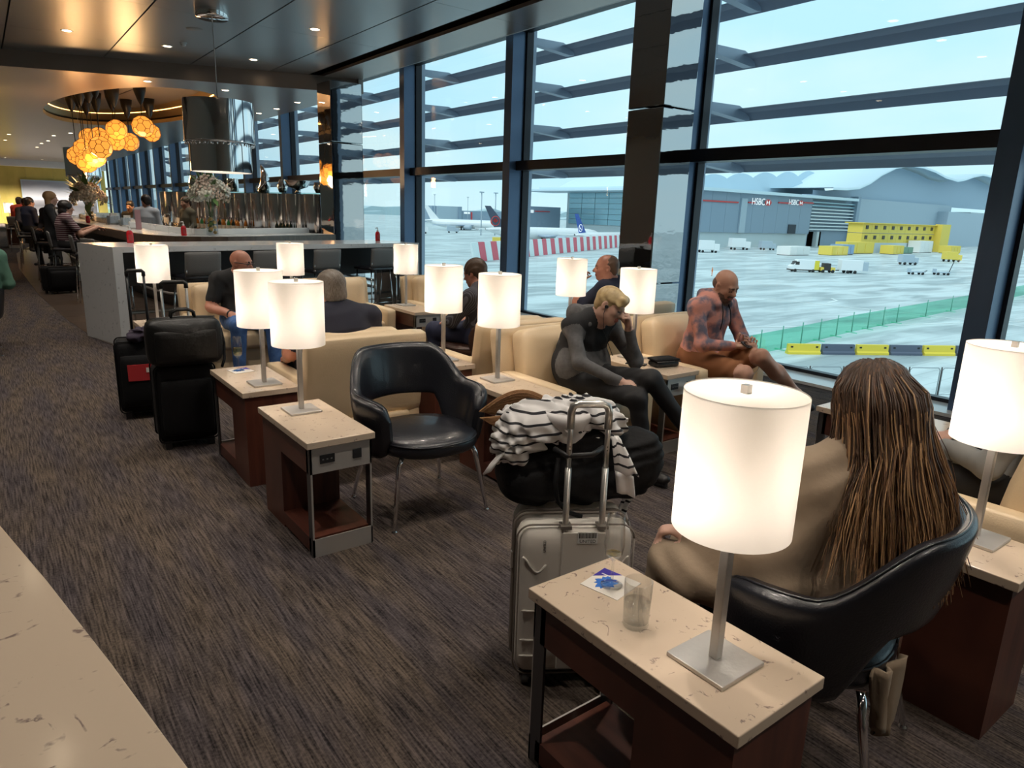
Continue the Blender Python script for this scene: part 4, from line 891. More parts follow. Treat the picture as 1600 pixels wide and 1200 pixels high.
# ---- long haired woman in the foreground tub chair
TAUPE = mat('taupe cardigan', (.30, .225, .155), .9, bump=(60, .08)); 
pose = dict(SEAT, pel=(0, -.02, .56), waist=(0, -.03, .69), chest=(.0, -.02, .83), neck=(.03, -.02, .965), head=(.062, -.005, 1.075), rot=(math.radians(-50), math.radians(-12), 0), tn=(.64, .77, 0),
    sh=((.15, -.115, .905), (-.145, .115, .905)), el=((.275, -.03, .70), (-.245, .20, .70)), wr=((.17, .22, .66), (-.14, .40, .65)), kn=((.04, .45, .52), (-.15, .46, .53)), an=((.05, .46, .10), (-.17, .50, .10)))
def shawl(P, J):
    P.append(cap((-.15, .10, .86), (-.20, .15, .62), .08, .09, 1, .06)); P.append(cap((.15, -.10, .86), (.17, -.06, .70), .08, .07, 1, .06)); P.append(cap((-.20, .16, .58), (-.20, .38, .54), .09, .08, 1, .06)); P.append(cap((.02, -.06, .80), (.0, -.06, .64), .14, .13, 1, .06))
lw, hc, R = person('woman with long brown hair in a taupe cardigan seen from behind', (1.90, .87, 0), math.radians(20), pose, TAUPE, TAUPE, BOOT, SKINF, .0075, build=1.0, fold=.006, extra=shawl)
HB1 = mat('hair dark brown', (.058, .030, .017), .38, noise=(20, (.07, .036, .02), 1.0, (6, 6, .6))); HB2 = mat('hair chestnut', (.16, .08, .04), .36); HB3 = mat('hair golden ends', (.44, .26, .13), .36)
hair_obj(lw, hc, R, [('e', (0, -.016, .036), (.092, .113, .096)), ('c', (0, -.045, .0), (0, -.085, -.14), .085, .088, .04), ('c', (-.05, -.085, -.12), (-.06, -.12, -.27), .055, .04, .04), ('c', (.05, -.085, -.12), (.07, -.12, -.27), .055, .04, .04), ('e', (0, .13, -.05), (.085, .09, .12), .015, -1)], HB1, .007, .004, 170)
strands = [MB(), MB(), MB()]
for k in range(1000):
    a = random.uniform(-2.15, 2.15); e = random.uniform(.05, 1.25)
    x0, y0, z0 = .099 * math.sin(a) * math.cos(e) * 1.0, -.016 - .121 * math.cos(a) * math.cos(e), .036 + .103 * math.sin(e)
    Ln = random.uniform(.30, .47) + .05 * math.cos(a); fx = 1.0 + random.uniform(-.1, .95); pts = [np.array((x0 * .3, -.016 + (y0 + .016) * .25, .137)), np.array((x0 * .75, -.016 + (y0 + .016) * .78, .036 + (z0 - .036) * .5 + .055)), np.array((x0, y0, z0))]
    ax = .106 * math.sin(a); ay = -.016 - .130 * math.cos(a)
    w1, w2 = random.uniform(-.012, .012), random.uniform(-.02, .02)
    for q in range(1, 7):
        f = q / 6; z = z0 + (-Ln - z0 + .02) * f
        yb = min(ay, .03) - .075 * f * (1 if math.cos(a) > 0 else .4) - .03 * math.sin(f * 2.6)
        pts.append(np.array((ax * (1.0 + (fx - 1) * f * f) + (w1 + .006) * math.sin(f * 9 + a * 2) + w1 * math.sin(f * 5) + w2 * f * f, yb + w1 * math.cos(f * 4), z)))
    wp = [tuple(np.array(hc) + R @ p) for p in pts]
    # smooth
    fine_ = []
    for i in range(len(wp) - 1):
        p0, p1, p2, p3 = [np.array(wp[min(max(j, 0), len(wp) - 1)]) for j in (i - 1, i, i + 1, i + 2)]
        for s_ in (0, .5): fine_.append(tuple(.5 * (2 * p1 + (p2 - p0) * s_ + (2 * p0 - 5 * p1 + 4 * p2 - p3) * s_ ** 2 + (3 * p1 - p0 - 3 * p2 + p3) * s_ ** 3)))
    fine_.append(wp[-1]); n = len(fine_); cut = random.choice([.35, .45, .55, .65, .8, 1.1]) ; r0 = random.uniform(.0014, .0034)
    i0 = int(n * cut); seg = [(0, 0, min(n, i0 + 1))] + ([(1 if random.random() < .35 else 2, i0, n)] if i0 < n - 1 else [])
    for ci, s0, s1 in seg:
        if s1 - s0 < 2: continue
        if ci == 0 and random.random() < .22: ci = 1
        strands[ci].tube(fine_[s0:s1], [r0 * (1 - .75 * (j / n) ** 2) for j in range(s0, s1)], 4, 0, False)
for mb, m_, nm in zip(strands, (HB1, HB2, HB3), ('hair_strands', 'chestnut_strands', 'golden_strands')):
    o = ob(nm, mb, m_, lw); o['kind'] = 'stuff'
# ================================================================ small things around the seats
# world -> local helper for things hung on a posed person
def wl(o, p):
    q = rotz(-o.rotation_euler.z) @ (Vector(p) - Vector(o.location)); return tuple(q)
# black duffel on the white suitcase
def duff(p):
    x, y, z = p[:, 0], p[:, 1], p[:, 2]
    return .010 * np.sin(14 * x + 6 * z + 3 * np.sin(9 * y)) * np.sin(11 * z + 5 * y + 2 * np.sin(12 * x)) + .004 * np.sin(40 * x + 12 * np.sin(16 * z))
dz = .60
pr = [ell((.02, .02, .10), (.25, .14, .105), 0, .05), ell((.20, .04, .11), (.13, .12, .11), 0, .05), ell((-.13, .0, .10), (.12, .12, .10), 0, .05), ell((.03, .03, .21), (.19, .11, .09), 0, .05), ell((.26, .03, .16), (.08, .09, .10), 0, .05)]
bag = thing('duffel_bag', 'slumped black fabric bag on top of the white suitcase', 'bag', (1.545, 1.685, dz), a_)
ob('bag_body', sdf_mesh('bag_body', pr, [BNYL], .008, duff), [], bag)
ob('bag_handle', MB().tube([(-.055, -.115, .20), (-.065, -.14, .12), (-.055, -.15, .06), (-.02, -.145, .02), (.03, -.14, .0)], .008, 8), BNYL, bag)
ob('luggage_strap', MB().tube([(-.075, -.155, .245), (-.04, -.205, .238), (.04, -.205, .244), (.085, -.155, .25)], .009, 8), BLACK, bag)
# striped shirt draped over the handle
SHIRT = bpy.data.materials.new('striped shirt cotton'); SHIRT.use_nodes = True; stripes(SHIRT, (.72, .70, .69), (.012, .012, .016), 6.4, 2); SHIRT.node_tree.nodes['Principled BSDF'].inputs['Roughness'].default_value = .85
for n_ in SHIRT.node_tree.nodes:
    if n_.type == 'TEX_WAVE': n_.inputs['Distortion'].default_value = 2.2; n_.inputs['Detail'].default_value = 1.0; n_.inputs['Scale'].default_value = 9.5
    if n_.type == 'VALTORGB': n_.color_ramp.elements[0].position = .86; n_.color_ramp.elements[1].position = .90
PLAINW = mat('white cotton', (.70, .68, .67), .85)
sh = thing('striped_shirt', 'white shirt with thin black stripes draped over the suitcase handle', 'shirt', (1.545, 1.685, dz), a_)
def crumple(p):
    x, y, z = p[:, 0], p[:, 1], p[:, 2]
    return .011 * np.sin(38 * x + 9 * np.sin(17 * z + 2) + 6 * np.sin(15 * y)) * np.sin(20 * z + 10 * np.sin(13 * x)) + .006 * np.sin(60 * (x + z) + 8 * np.sin(20 * y))
ob('shirt_body', sdf_mesh('shirt_body', [ell((-.12, -.02, .29), (.13, .11, .075), 0, .05), ell((-.20, -.04, .225), (.075, .08, .075), 0, .05), ell((.03, -.0, .32), (.12, .10, .055), 0, .05), ell((.13, .0, .28), (.06, .08, .05), 0, .05)], [SHIRT], .007, crumple), [], sh)
def drape(rows, m_, nm, t_=.006): ob(nm, MB().sheet(rows), m_, sh, solid=t_)
drape([[( .115 + .035 * j / 5 + .02 * i / 8 + .012 * j / 5 * i / 8 * 4, -.11 - .012 * math.sin(j * 1.5 + i * .6) - .03 * math.sin(i / 8 * 2), .285 - .125 * i / 8 - .018 * j / 5 + .004 * math.sin(j * 2)) for j in range(6)] for i in range(9)], SHIRT, 'sleeve')
drape([[( .135 + .06 * j / 5 + .012 * i / 5, -.136 - .008 * math.sin(j * 1.5), .162 - .018 * j / 5 - .075 * i / 5) for j in range(6)] for i in range(6)], PLAINW, 'cuff', .008)
drape([[(-.02 + .022 * (j - 4), -.115 + .05 * ((j - 4) / 4) ** 2 - .014 * math.sin(i), .345 - .10 * i / 6 * (1 - ((j - 4) / 4.6) ** 2)) for j in range(9)] for i in range(7)], PLAINW, 'plain_panel')
drape([[(-.30 + .21 * j / 8 + .02 * i / 6, -.075 - .05 * i / 6 * (1 - j / 8), .155 + .20 * (j / 8) ** .8 - .03 * (1 - i / 6) * (1 - j / 8)) for j in range(9)] for i in range(7)], PLAINW, 'shirt_tail')
drape([[(.205 + .028 * j / 4 + .01 * math.sin(i), .02 - .01 * math.sin(j * 2), .05 - .17 * i / 8) for j in range(5)] for i in range(9)], SHIRT, 'hanging_sleeve')
# folded straw hat
STRAW = mat('woven straw', (.33, .17, .07), .75, noise=(60, (.22, .10, .035), 1.0, (1, 1, 9)), bump=(120, .4, (1, 1, 5)))
ht = thing('straw_hat', 'folded brown straw hat sticking out beside the striped shirt', 'hat', (1.545, 1.685, dz), a_)
def fan(y0, h0, up): return [[(-.315 + .30 * j / 14, y0 + .02 * math.sin(PI * j / 14), .315 + up * math.sin(PI * j / 14) * (1 - i / 5) - (h0 * (1 - abs(2 * j / 14 - 1) ** 1.2)) * i / 5) for j in range(15)] for i in range(6)]
ob('brim_back', MB().sheet(fan(.03, .03, .075)), STRAW, ht, solid=.005); ob('brim_front', MB().sheet(fan(-.045, .085, .005)), STRAW, ht, solid=.005)
for k in range(6):
    ob('straw_ridge', MB().tube([(-.30 + .27 * j / 14, .022 + .02 * math.sin(PI * j / 14), .318 + (.012 + .010 * k) * math.sin(PI * j / 14)) for j in range(15)], .0022, 5), STRAW, ht)
# jacket on the rear suitcase
PLUM = mat('dark plum cloth', (.035, .025, .045), .85)
t = thing('folded_jacket', 'dark plum jacket bundled on the rear black suitcase', 'jacket', (.93, 5.66, .585), 0); ob('cloth', sdf_mesh('cloth', [ell((0, 0, .05), (.13, .09, .05), 0, .04), ell((.12, .02, .055), (.10, .08, .05), 0, .04), ell((-.12, -.02, .03), (.06, .06, .04), 0, .04)], [PLUM], .009, crumple), [], t)
# black zip case, phone, bag under the table by the blond woman
t = thing('zip_case', 'black zipped case lying on the table beside the hooded man', 'case', (3.76, 3.16, .565), math.radians(-12))
ob('lower_shell', MB().rbox((0, 0, .022), (.20, .115, .044), .02, (0, 0, .004), 7), BLACK, t); ob('lid', MB().rbox((-.002, 0, .052), (.205, .12, .018), .009, (0, 0, .008), 7), BNYL, t); ob('zip', MB().tube([(-.10, -.061, .043), (.10, -.061, .043)], .003, 6), STEELD, t); ob('pull_loop', MB().tube([(.10, -.02, .04), (.125, -.03, .03), (.13, 0, .025), (.10, .0, .035)], .003, 6), BLACK, t)
t = thing('smartphone', 'phone lying on the table beside the sleeping woman elbow', 'phone', (3.62, 3.29, .565), .5); ob('casing', MB().rbox((0, 0, .005), (.072, .145, .009), .004, n=5), BLACK, t); ob('screen', MB().box(-.031, .031, -.066, .066, .0095, .0102), mat('dim screen', (.10, .13, .16), .08), t)
CAMO = mat('black and lime pattern', (.012, .013, .012), .7, noise=(11, (.22, .26, .05), 1.0)); 
for n_ in CAMO.node_tree.nodes:
    if n_.type == 'MAP_RANGE': n_.inputs[1].default_value = .56; n_.inputs[2].default_value = .58
t = thing('backpack', 'black and lime patterned backpack on the floor under the side table', 'backpack', (3.80, 2.76, 0), .2)
ob('pack', MB().rbox((0, 0, .19), (.26, .15, .38), .06, (.01, .03, .01), 9), CAMO, t); ob('pocket', MB().rbox((0, -.09, .12), (.20, .06, .20), .03, (0, .01, 0), 7), CAMO, t); ob('haul_loop', MB().tube([(-.03, .05, .375), (-.02, .05, .41), (.02, .05, .41), (.03, .05, .375)], .006, 6), BLACK, t)
for s_ in (-1, 1): ob('strap', MB().tube([(s_ * .06, .07, .36), (s_ * .09, .13, .26), (s_ * .09, .12, .12), (s_ * .08, .075, .05)], .012, 6), BLACK, t)
t = thing('charger_plug', 'white charger plugged into the table by the hooded man', 'charger', (3.735, 2.92, .45)); ob('plug_body', MB().rbox((0, -.02, 0), (.05, .05, .04), .006, n=5), WHITE, t); ob('plug_lead', MB().tube([(.02, -.04, 0), (.04, -.06, -.05), (.06, -.05, -.12)], .003, 6), WHITE, t)
t = thing('slim_bag', 'dark bag standing on the floor by the grey sleeved person', 'bag', (3.42, 1.62, 0), .1); ob('pouch', MB().rbox((0, 0, .16), (.30, .12, .30), .05, (.0, .02, .0), 7), BNYL, t); ob('carry_handle', MB().tube([(-.10, 0, .30), (-.07, 0, .44), (.07, 0, .44), (.10, 0, .30)], .008, 8), BNYL, t)
t = thing('tablet', 'pale tablet on the lap of the grey sleeved person', 'tablet', (3.26, 1.24, .64), .5); ob('casing', MB().rbox((0, 0, 0), (.22, .15, .010), .005, n=5), SILV, t); ob('screen', MB().box(-.10, .10, -.068, .068, .0051, .0056), mat('lit screen', (.35, .42, .50), .1, emit=((.6, .75, .9), .35)), t)
m = MB(); rows = []
for i in range(11):
    f = i / 10; rows.append([(1.815 + .085 * (j - 5) / 5 * (1 - .55 * f) + .02 * f + .012 * math.sin(j * 1.7 + f * 2), .662 + .016 * math.sin(j * 1.25 + .5 + f),   .43 - .20 * f - .05 * f * (j / 10) + .01 * math.sin(j * .9)) for j in range(11)])
m.sheet([[wl(lw, p) for p in r_] for r_ in rows]); ob('cardigan_hem', m, TAUPE, lw, solid=.008)

# ================================================================ outside: apron, terminal, aircraft, vehicles
GZ = -9.0
APRON = bpy.data.materials.new('wet concrete apron'); APRON.use_nodes = True
def _apron():
    t = APRON.node_tree; b = t.nodes['Principled BSDF']; b.inputs['Roughness'].default_value = .55
    c = nd(t, 'ShaderNodeTexCoord'); p = nd(t, 'ShaderNodeMapping'); p.inputs['Scale'].default_value = (.045, .17, 1); p.inputs['Rotation'].default_value = (0, 0, .55); t.links.new(c.outputs['Object'], p.inputs['Vector'])
    n = nd(t, 'ShaderNodeTexNoise'); n.inputs['Scale'].default_value = 1.6; n.inputs['Detail'].default_value = 6; n.inputs['Distortion'].default_value = .6; t.links.new(p.outputs[0], n.inputs['Vector'])
    r = nd(t, 'ShaderNodeValToRGB'); r.color_ramp.elements[0].position = .38; r.color_ramp.elements[0].color = (.33, .385, .40, 1); r.color_ramp.elements[1].position = .60; r.color_ramp.elements[1].color = (.60, .67, .68, 1)
    k = nd(t, 'ShaderNodeTexBrick'); k.inputs['Scale'].default_value = .14; k.inputs['Mortar Size'].default_value = .008; k.offset = 0; k.inputs['Color1'].default_value = (1, 1, 1, 1); k.inputs['Color2'].default_value = (.96, .97, .97, 1); k.inputs['Mortar'].default_value = (.80, .82, .82, 1); t.links.new(c.outputs['Object'], k.inputs['Vector'])
    x = nd(t, 'ShaderNodeMix', data_type='RGBA', blend_type='MULTIPLY'); x.inputs[0].default_value = 1
    t.links.new(n.outputs['Fac'], r.inputs[0]); t.links.new(r.outputs[0], x.inputs[6]); t.links.new(k.outputs[0], x.inputs[7]); t.links.new(x.outputs[2], b.inputs['Base Color'])
_apron()
ap = ob('ground_apron', MB().box(-200, 1500, -400, 1600, GZ - .5, GZ), APRON); skind(ap, 'pale wet concrete airport apron')
def quad_line(pts, w, m_, nm, label):
    m = MB(); P = [Vector((*p, 0)) for p in pts]; rows = []
    for i, p in enumerate(P):
        d = (P[min(i + 1, len(P) - 1)] - P[max(i - 1, 0)]).normalized(); n = Vector((-d.y, d.x, 0)) * w / 2; rows.append([tuple(p + n + Vector((0, 0, GZ + .02))), tuple(p - n + Vector((0, 0, GZ + .02)))])
    o = ob(nm, m.sheet(rows, 0, False), m_); skind(o, label)
LINEW = mat('white road paint', (.82, .87, .86), .6)
quad_line([(60, 82), (87.3, 60.9), (91.8, 40.2), (94, 25)], .35, LINEW, 'ground_line', 'white guide line painted across the apron')
quad_line([(93, 55), (97, 54.6), (99, 52.8), (97, 50.8), (93, 50)], .35, LINEW, 'ground_line', 'white hooked marking painted on the apron')
quad_line([(20, 60), (70, 38), (120, 22)], .3, LINEW, 'ground_line', 'second white line nearer the building')
quad_line([(60, 190), (420, 95)], .5, LINEW, 'ground_line', 'far white stand line')
GRASS = mat('far grass', (.42, .50, .26), .9)
o = ob('ground_grass', MB().box(60, 330, 700, 1000, GZ, GZ + .03), GRASS); skind(o, 'pale grass strip far across the airfield')
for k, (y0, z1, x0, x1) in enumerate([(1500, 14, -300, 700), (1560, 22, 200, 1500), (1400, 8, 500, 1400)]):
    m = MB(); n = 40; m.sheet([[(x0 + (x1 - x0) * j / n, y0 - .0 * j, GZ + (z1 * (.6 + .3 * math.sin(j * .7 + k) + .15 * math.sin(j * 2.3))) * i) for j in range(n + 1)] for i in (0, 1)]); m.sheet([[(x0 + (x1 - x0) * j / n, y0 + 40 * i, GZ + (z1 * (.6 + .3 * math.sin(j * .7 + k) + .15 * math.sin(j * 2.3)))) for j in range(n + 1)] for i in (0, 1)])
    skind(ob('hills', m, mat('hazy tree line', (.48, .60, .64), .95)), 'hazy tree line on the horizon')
# --- terminal
DGREY = mat('hazed dark cladding', (.27, .35, .44), .55); MGREY = mat('hazed grey cladding', (.42, .50, .57), .6); LGREY = mat('terminal concrete', (.58, .64, .66), .7); ROOFM = mat('pale roof metal', (.62, .76, .84), .45); TGL = mat('terminal glazing', (.30, .50, .58), .15, .2); SLAT = mat('sunshade slats', (.75, .82, .84), .5); REDS = mat('sign red', (.65, .06, .06), .5); SIGNW = mat('glowing sign white', (.95, .95, .95), .5, emit=((1, 1, 1), .25))  # cladding greys lightened with painted haze; sign white given an added glow
tb = thing('terminal_building', 'airport terminal with wavy roof and dark clad gable behind the apron', 'building', (0, 0, GZ))
Z = lambda z: z - GZ
# dark clad front blocks, panel by panel
for k in range(9):
    x0 = 226 + k * 9.2; ob('cladding_panel', MB().box(x0, x0 + 9.1, 180, 184, Z(-3), Z(14.2)), DGREY, tb)
ob('base_wall', MB().box(226, 309, 181, 184, 0, Z(-3)), LGREY, tb)
ob('stair_recess', MB().box(254, 258, 179.4, 181, Z(-3), Z(11)), MGREY, tb); ob('doorway', MB().box(291, 297, 179.6, 181, Z(-3), Z(1)), mat('dark void', (.03, .04, .055), .6), tb)
for x0, x1, z in ((227, 252, 9.2), (259, 264, 9.5), (281, 291, 10.2), (301, 309, 10.9)): ob('red_stripe', MB().box(x0, x1, 179.5, 180, Z(z - .28), Z(z + .28)), REDS, tb)
def hsbc(x, z, s_, tag_):
    MT = T(x, 179.4, Z(z)) @ Matrix.Rotation(PI / 2, 4, 'X')
    text('sign_lettering', 'HSBC', s_ * 1.1, SIGNW, tb, MT, .05, 'RIGHT')
    h = s_ * .36; cx = x + s_ * .25; w = h * 1.0
    def quad(p, m_, nm): ob(nm, MB().add([(cx + a, 179.4, Z(z) + b) for a, b in p] + [(cx + a, 179.6, Z(z) + b) for a, b in p], [tuple(range(len(p))), tuple(range(2 * len(p) - 1, len(p) - 1, -1))] + [(i, len(p) + i, len(p) + (i + 1) % len(p), (i + 1) % len(p)) for i in range(len(p))]), m_, tb)
    quad([(0, -h), (2 * w, -h), (2 * w, h), (0, h)], SIGNW, 'logo_plate')
    def q2(p):
        ob('logo_triangle', MB().add([(cx + a, 179.3, Z(z) + b) for a, b in p] + [(cx + a, 179.39, Z(z) + b) for a, b in p], [(0, 1, 2), (5, 4, 3), (0, 3, 4, 1), (1, 4, 5, 2), (2, 5, 3, 0)]), REDS, tb)
    q2([(0, h), (0, -h), (-w, 0)]); q2([(2 * w, -h), (2 * w, h), (3 * w, 0)]); q2([(0, h), (2 * w, h), (w, 0)]); q2([(2 * w, -h), (0, -h), (w, 0)])
hsbc(270.5, 9.9, 3.6, 0); hsbc(296.5, 10.6, 3.0, 0)
# slatted bay
ob('slat_bay_back', MB().box(309, 352, 183, 186, 0, Z(15)), DGREY, tb)
for k in range(9): ob('sunshade_slat', MB().box(311, 350, 181.2, 182.6, Z(-1.2 + 1.55 * k), Z(-.65 + 1.55 * k)), SLAT if k < 7 else TGL, tb)
ob('slat_frame', MB().box(350, 353, 180, 184, 0, Z(15.4)), DGREY, tb); ob('column', MB().box(318, 320, 181, 183, 0, Z(-2)), LGREY, tb); ob('brick_core', MB().box(313, 325, 183, 186, 0, Z(-2)), mat('brown panel', (.22, .15, .12), .7), tb)
# big grey hall
ob('hall_wall', MB().box(353, 470, 184, 190, 0, Z(14.8)), MGREY, tb); ob('hall_wing', MB().box(452, 505, 178, 184, 0, Z(11)), MGREY, tb); ob('far_wing', MB().box(505, 640, 186, 200, 0, Z(12)), LGREY, tb)
wave = [(318, 17.2), (330, 17.5), (342, 18.6), (352, 21.5), (362, 25.9), (376, 30.2), (391, 32.2), (406, 32.2), (421, 30.9), (436, 28.6), (452, 27.6), (462, 28.9), (473, 31.2), (486, 33.0), (502, 32.4), (525, 29.5), (545, 28.4), (570, 31), (600, 33), (640, 30)]
ob('gable', MB().add([(x, 186, Z(14)) for x, z in wave] + [(x, 186, Z(z)) for x, z in wave], [(i, i + 1, len(wave) + i + 1, len(wave) + i) for i in range(len(wave) - 1)]), mat('gable cladding', (.36, .47, .58), .5), tb)
ob('wave_roof', MB().sheet([[(x, y, Z(z + dz_)) for x, z in wave] for y, dz_ in ((176, 0), (176, 1.1), (262, 1.1), (262, 0))]), ROOFM, tb)
# barrel vaults receding on the left part of the roof
for k in range(6):
    xa = 222 + k * 24; xb = xa + 40; zt = 20.0 + .9 * k
    rows = [[(xa + (xb - xa) * j / 12, y, Z(12.6 + .02 * (xa - 222) * 2 + (zt - 12.6) * math.sin(PI * j / 12) ** .8)) for j in range(13)] for y in (200 + 3 * k, 262)]
    v = ob('roof_vault', MB().sheet(rows), ROOFM, tb)
    ob('vault_gable', MB().add([(p[0], p[1], Z(12)) for p in rows[0]] + list(rows[0]), [(j, j + 1, 14 + j, 13 + j) for j in range(12)]), mat('clerestory glass', (.52, .66, .76), .3), v)
ob('eaves', MB().box(214, 345, 177, 264, Z(13.0), Z(14.2)), ROOFM, tb)
# glazed side
for k in range(8):
    for r_ in range(6): ob('glass_panel', MB().box(227.8, 228.4, 186 + k * 9, 194.7 + k * 9, Z(-2 + r_ * 2.4), Z(.25 + r_ * 2.4)), TGL, tb)
ob('side_core', MB().box(228.5, 232, 182, 260, 0, Z(13)), LGREY, tb); ob('side_canopy', MB().box(210, 232, 205, 275, Z(12.4), Z(13.2)), ROOFM, tb)
o2 = thing('pier_block', 'low dark pier building with a bank sign left of the terminal', 'building', (0, 0, GZ)); ob('block', MB().box(201, 227, 263, 275, 0, Z(5.4)), DGREY, o2); ob('sign_plate', MB().box(203, 210, 262.6, 263, Z(2.4), Z(3.8)), SIGNW, o2); ob('red_stripe', MB().box(211, 220, 262.6, 263, Z(3), Z(3.4)), REDS, o2)
text('sign_lettering', 'HSBC', 1.4, DGREY, o2, T(206.2, 262.5, Z(3.1)) @ Matrix.Rotation(PI / 2, 4, 'X'), .05)
o2 = thing('pier_block', 'far dark pier building beside the leaf tailed aircraft', 'building', (0, 0, GZ)); ob('block', MB().box(388, 445, 600, 612, 0, Z(3.2)), DGREY, o2); ob('sign_plate', MB().box(390, 397, 599.5, 600, Z(.2), Z(2)), SIGNW, o2); ob('red_post', MB().box(398.5, 399.6, 599, 600, Z(-7), Z(2)), REDS, o2)
o2 = thing('pier_block', 'grey boxy hangar at the left of the airfield view', 'building', (0, 0, GZ)); ob('block', MB().box(359, 383, 600, 620, 0, Z(7)), MGREY, o2); ob('dark_end', MB().box(383, 387, 599, 620, 0, Z(7)), DGREY, o2); ob('dark_end', MB().box(354, 359, 602, 620, 0, Z(7)), DGREY, o2)
for k, (x, y, hgt) in enumerate([(350, 590, 26), (388, 590, 25), (194, 283, 20), (203, 284, 20), (222, 290, 15)]):
    t = thing('light_mast', ['slim mast at the left of the grey hangar', 'slim mast between the hangar and the leaf tailed aircraft', 'left mast above the low pier block', 'second mast above the low pier block', 'short mast at the terminal corner'][k], 'mast', (x, y, GZ), group='airfield masts'); ob('mast', MB().tube([(0, 0, 0), (0, 0, hgt)], .28, 6), MGREY, t); ob('floodlight', MB().box(-1.2, 1.2, -.3, .3, hgt, hgt + .5), MGREY, t)
# --- yellow modular offices and containers
YEL = mat('yellow cabin panels', (.80, .60, .10), .6); YELD = mat('yellow barrier', (.78, .60, .06), .6); GRN = mat('green netting', (.25, .62, .48), .8)
yo = thing('site_office', 'two storey yellow modular office block before the terminal', 'building', (0, 0, GZ))
for f_ in range(2):
    for k in range(10): ob('cabin', MB().box(279 + k * 7.3, 286.2 + k * 7.3, 140, 146, Z(-5.1 + 3.9 * f_), Z(-1.4 + 3.9 * f_)), YEL, yo)
    for k in range(10): ob('window', MB().box(281.3 + k * 7.3, 283.3 + k * 7.3, 139.8, 140.1, Z(-3.6 + 3.9 * f_), Z(-2.2 + 3.9 * f_)), DARKW, yo)
ob('flat_roof', MB().box(278, 353, 139, 147, Z(2.45), Z(2.8)), YEL, yo); ob('stair_tower', MB().box(344, 353, 137, 140, 0, Z(3.2)), YEL, yo); ob('podium', MB().box(278, 353, 139.5, 147, 0, Z(-5.1)), LGREY, yo)
for k, (x, w_, h_, m_, lab) in enumerate([(236, 11, 3.2, YEL, 'leftmost yellow container'), (249, 8, 3.6, mat('blue box', (.25, .38, .55), .6), 'blue grey container among the yellow ones'), (258, 20, 4.4, YEL, 'longest yellow container'), (281, 9, 3.4, YEL, 'yellow container below the office block'), (292, 13, 2.6, mat('dull green box', (.20, .34, .25), .7), 'green container below the office block'), (318, 12, 5, WHITE, 'white box store right of the yellow containers'), (334, 10, 3.2, YEL, 'rightmost yellow container'), (215, 12, 3.0, WHITE, 'white shed left of the yellow containers')]):
    t = thing('container', lab + ' on the far apron', 'container', (x, 128 + (k % 3) * 3, GZ), group='site containers'); ob('box_shell', MB().box(0, w_, 0, 5, .2, h_), m_, t)
    for q in range(3): ob('door_panel', MB().box(.3 + q * w_ / 3.1, .3 + (q + .85) * w_ / 3.1, -.12, 0, .5, h_ - .4), m_, t)
    ob('skid', MB().box(0, w_, .3, 4.7, 0, .2), DARKW, t)
# --- barriers
rb = thing('blast_fence', 'long red and white chevron barrier across the apron', 'barrier', (0, 0, GZ))
A_, B_ = Vector((86, 128, 0)), Vector((206, 193, 0)); dd = (B_ - A_) / 44
WPAN = mat('white barrier panel', (.80, .86, .86), .6); RPAN = mat('red barrier panel', (.72, .13, .17), .6)
for k in range(44):
    p = A_ + dd * k; q = A_ + dd * (k + .97); sk = dd * -.55; m = MB(); nrm_ = Vector((dd.y, -dd.x, 0)).normalized() * .25
    P = [p, q, q + sk, p + sk]; zz = [0, 0, 4.3, 4.3]
    m.add([tuple(P[i] + Vector((0, 0, zz[i])) + s_ * nrm_) for s_ in (1, -1) for i in range(4)], [(0, 1, 2, 3), (7, 6, 5, 4), (0, 4, 5, 1), (1, 5, 6, 2), (2, 6, 7, 3), (3, 7, 4, 0)])
    ob('red_panel' if k % 2 else 'white_panel', m, RPAN if k % 2 else WPAN, rb)
BKP = mat('dark barrier', (.10, .12, .17), .6)
for k in range(-2, 8):
    x = 53.7 + 3.05 * k if k >= 0 else 46 - 6 * (k + 1); y = 30.4 - 2.55 * k * .62 if k >= 0 else 35.5 + 2 * (k + 1)
    if k == -2: continue
    yel = (k % 2 == 0) if k >= 0 else True
    x, y = (53.7 + 2.62 * k, 30.4 - 2.62 * .96 * k * .62) if k >= 0 else (47.6, 32.9)
    lab = {-1: 'lone yellow barrier block behind the hooded man knee', 0: 'first yellow barrier block left of the row', 1: 'first dark barrier block in the row', 2: 'middle yellow barrier block', 3: 'second dark barrier block in the row', 4: 'yellow barrier block beside the right window post', 5: 'dark barrier block right of the window post', 6: 'last yellow barrier block', 7: 'last dark barrier block'}[k]
    t = thing('barrier_block', lab + ' on the apron', 'barrier', (x, y, GZ), math.atan2(-.60, 1.0), 'water filled road barriers'); 
    ob('block', MB().prism([(-.30, 0), (.30, 0), (.30, .18), (.16, .30), (.13, .85), (-.13, .85), (-.16, .30), (-.30, .18)], -1.42, 1.42, 0, Matrix.Rotation(PI / 2, 4, 'Z') @ Matrix.Rotation(PI / 2, 4, 'X')), YELD if yel else BKP, t)
    for s_ in (-1, 1): ob('fork_slot', MB().box(s_ * 1.1 - .1, s_ * 1.1 + .1, -.165, -.14, .55, .68), BLACK, t)
t = thing('mesh_fence', 'translucent green net fence running across the apron', 'fence', (0, 0, GZ)); NET = thin_glass('green net', (.55, .88, .76), .02)
gp_ = [(46, 31.5), (57.2, 32.7), (69.2, 34.3), (81.3, 35.4), (109.4, 37.9), (140, 41)]
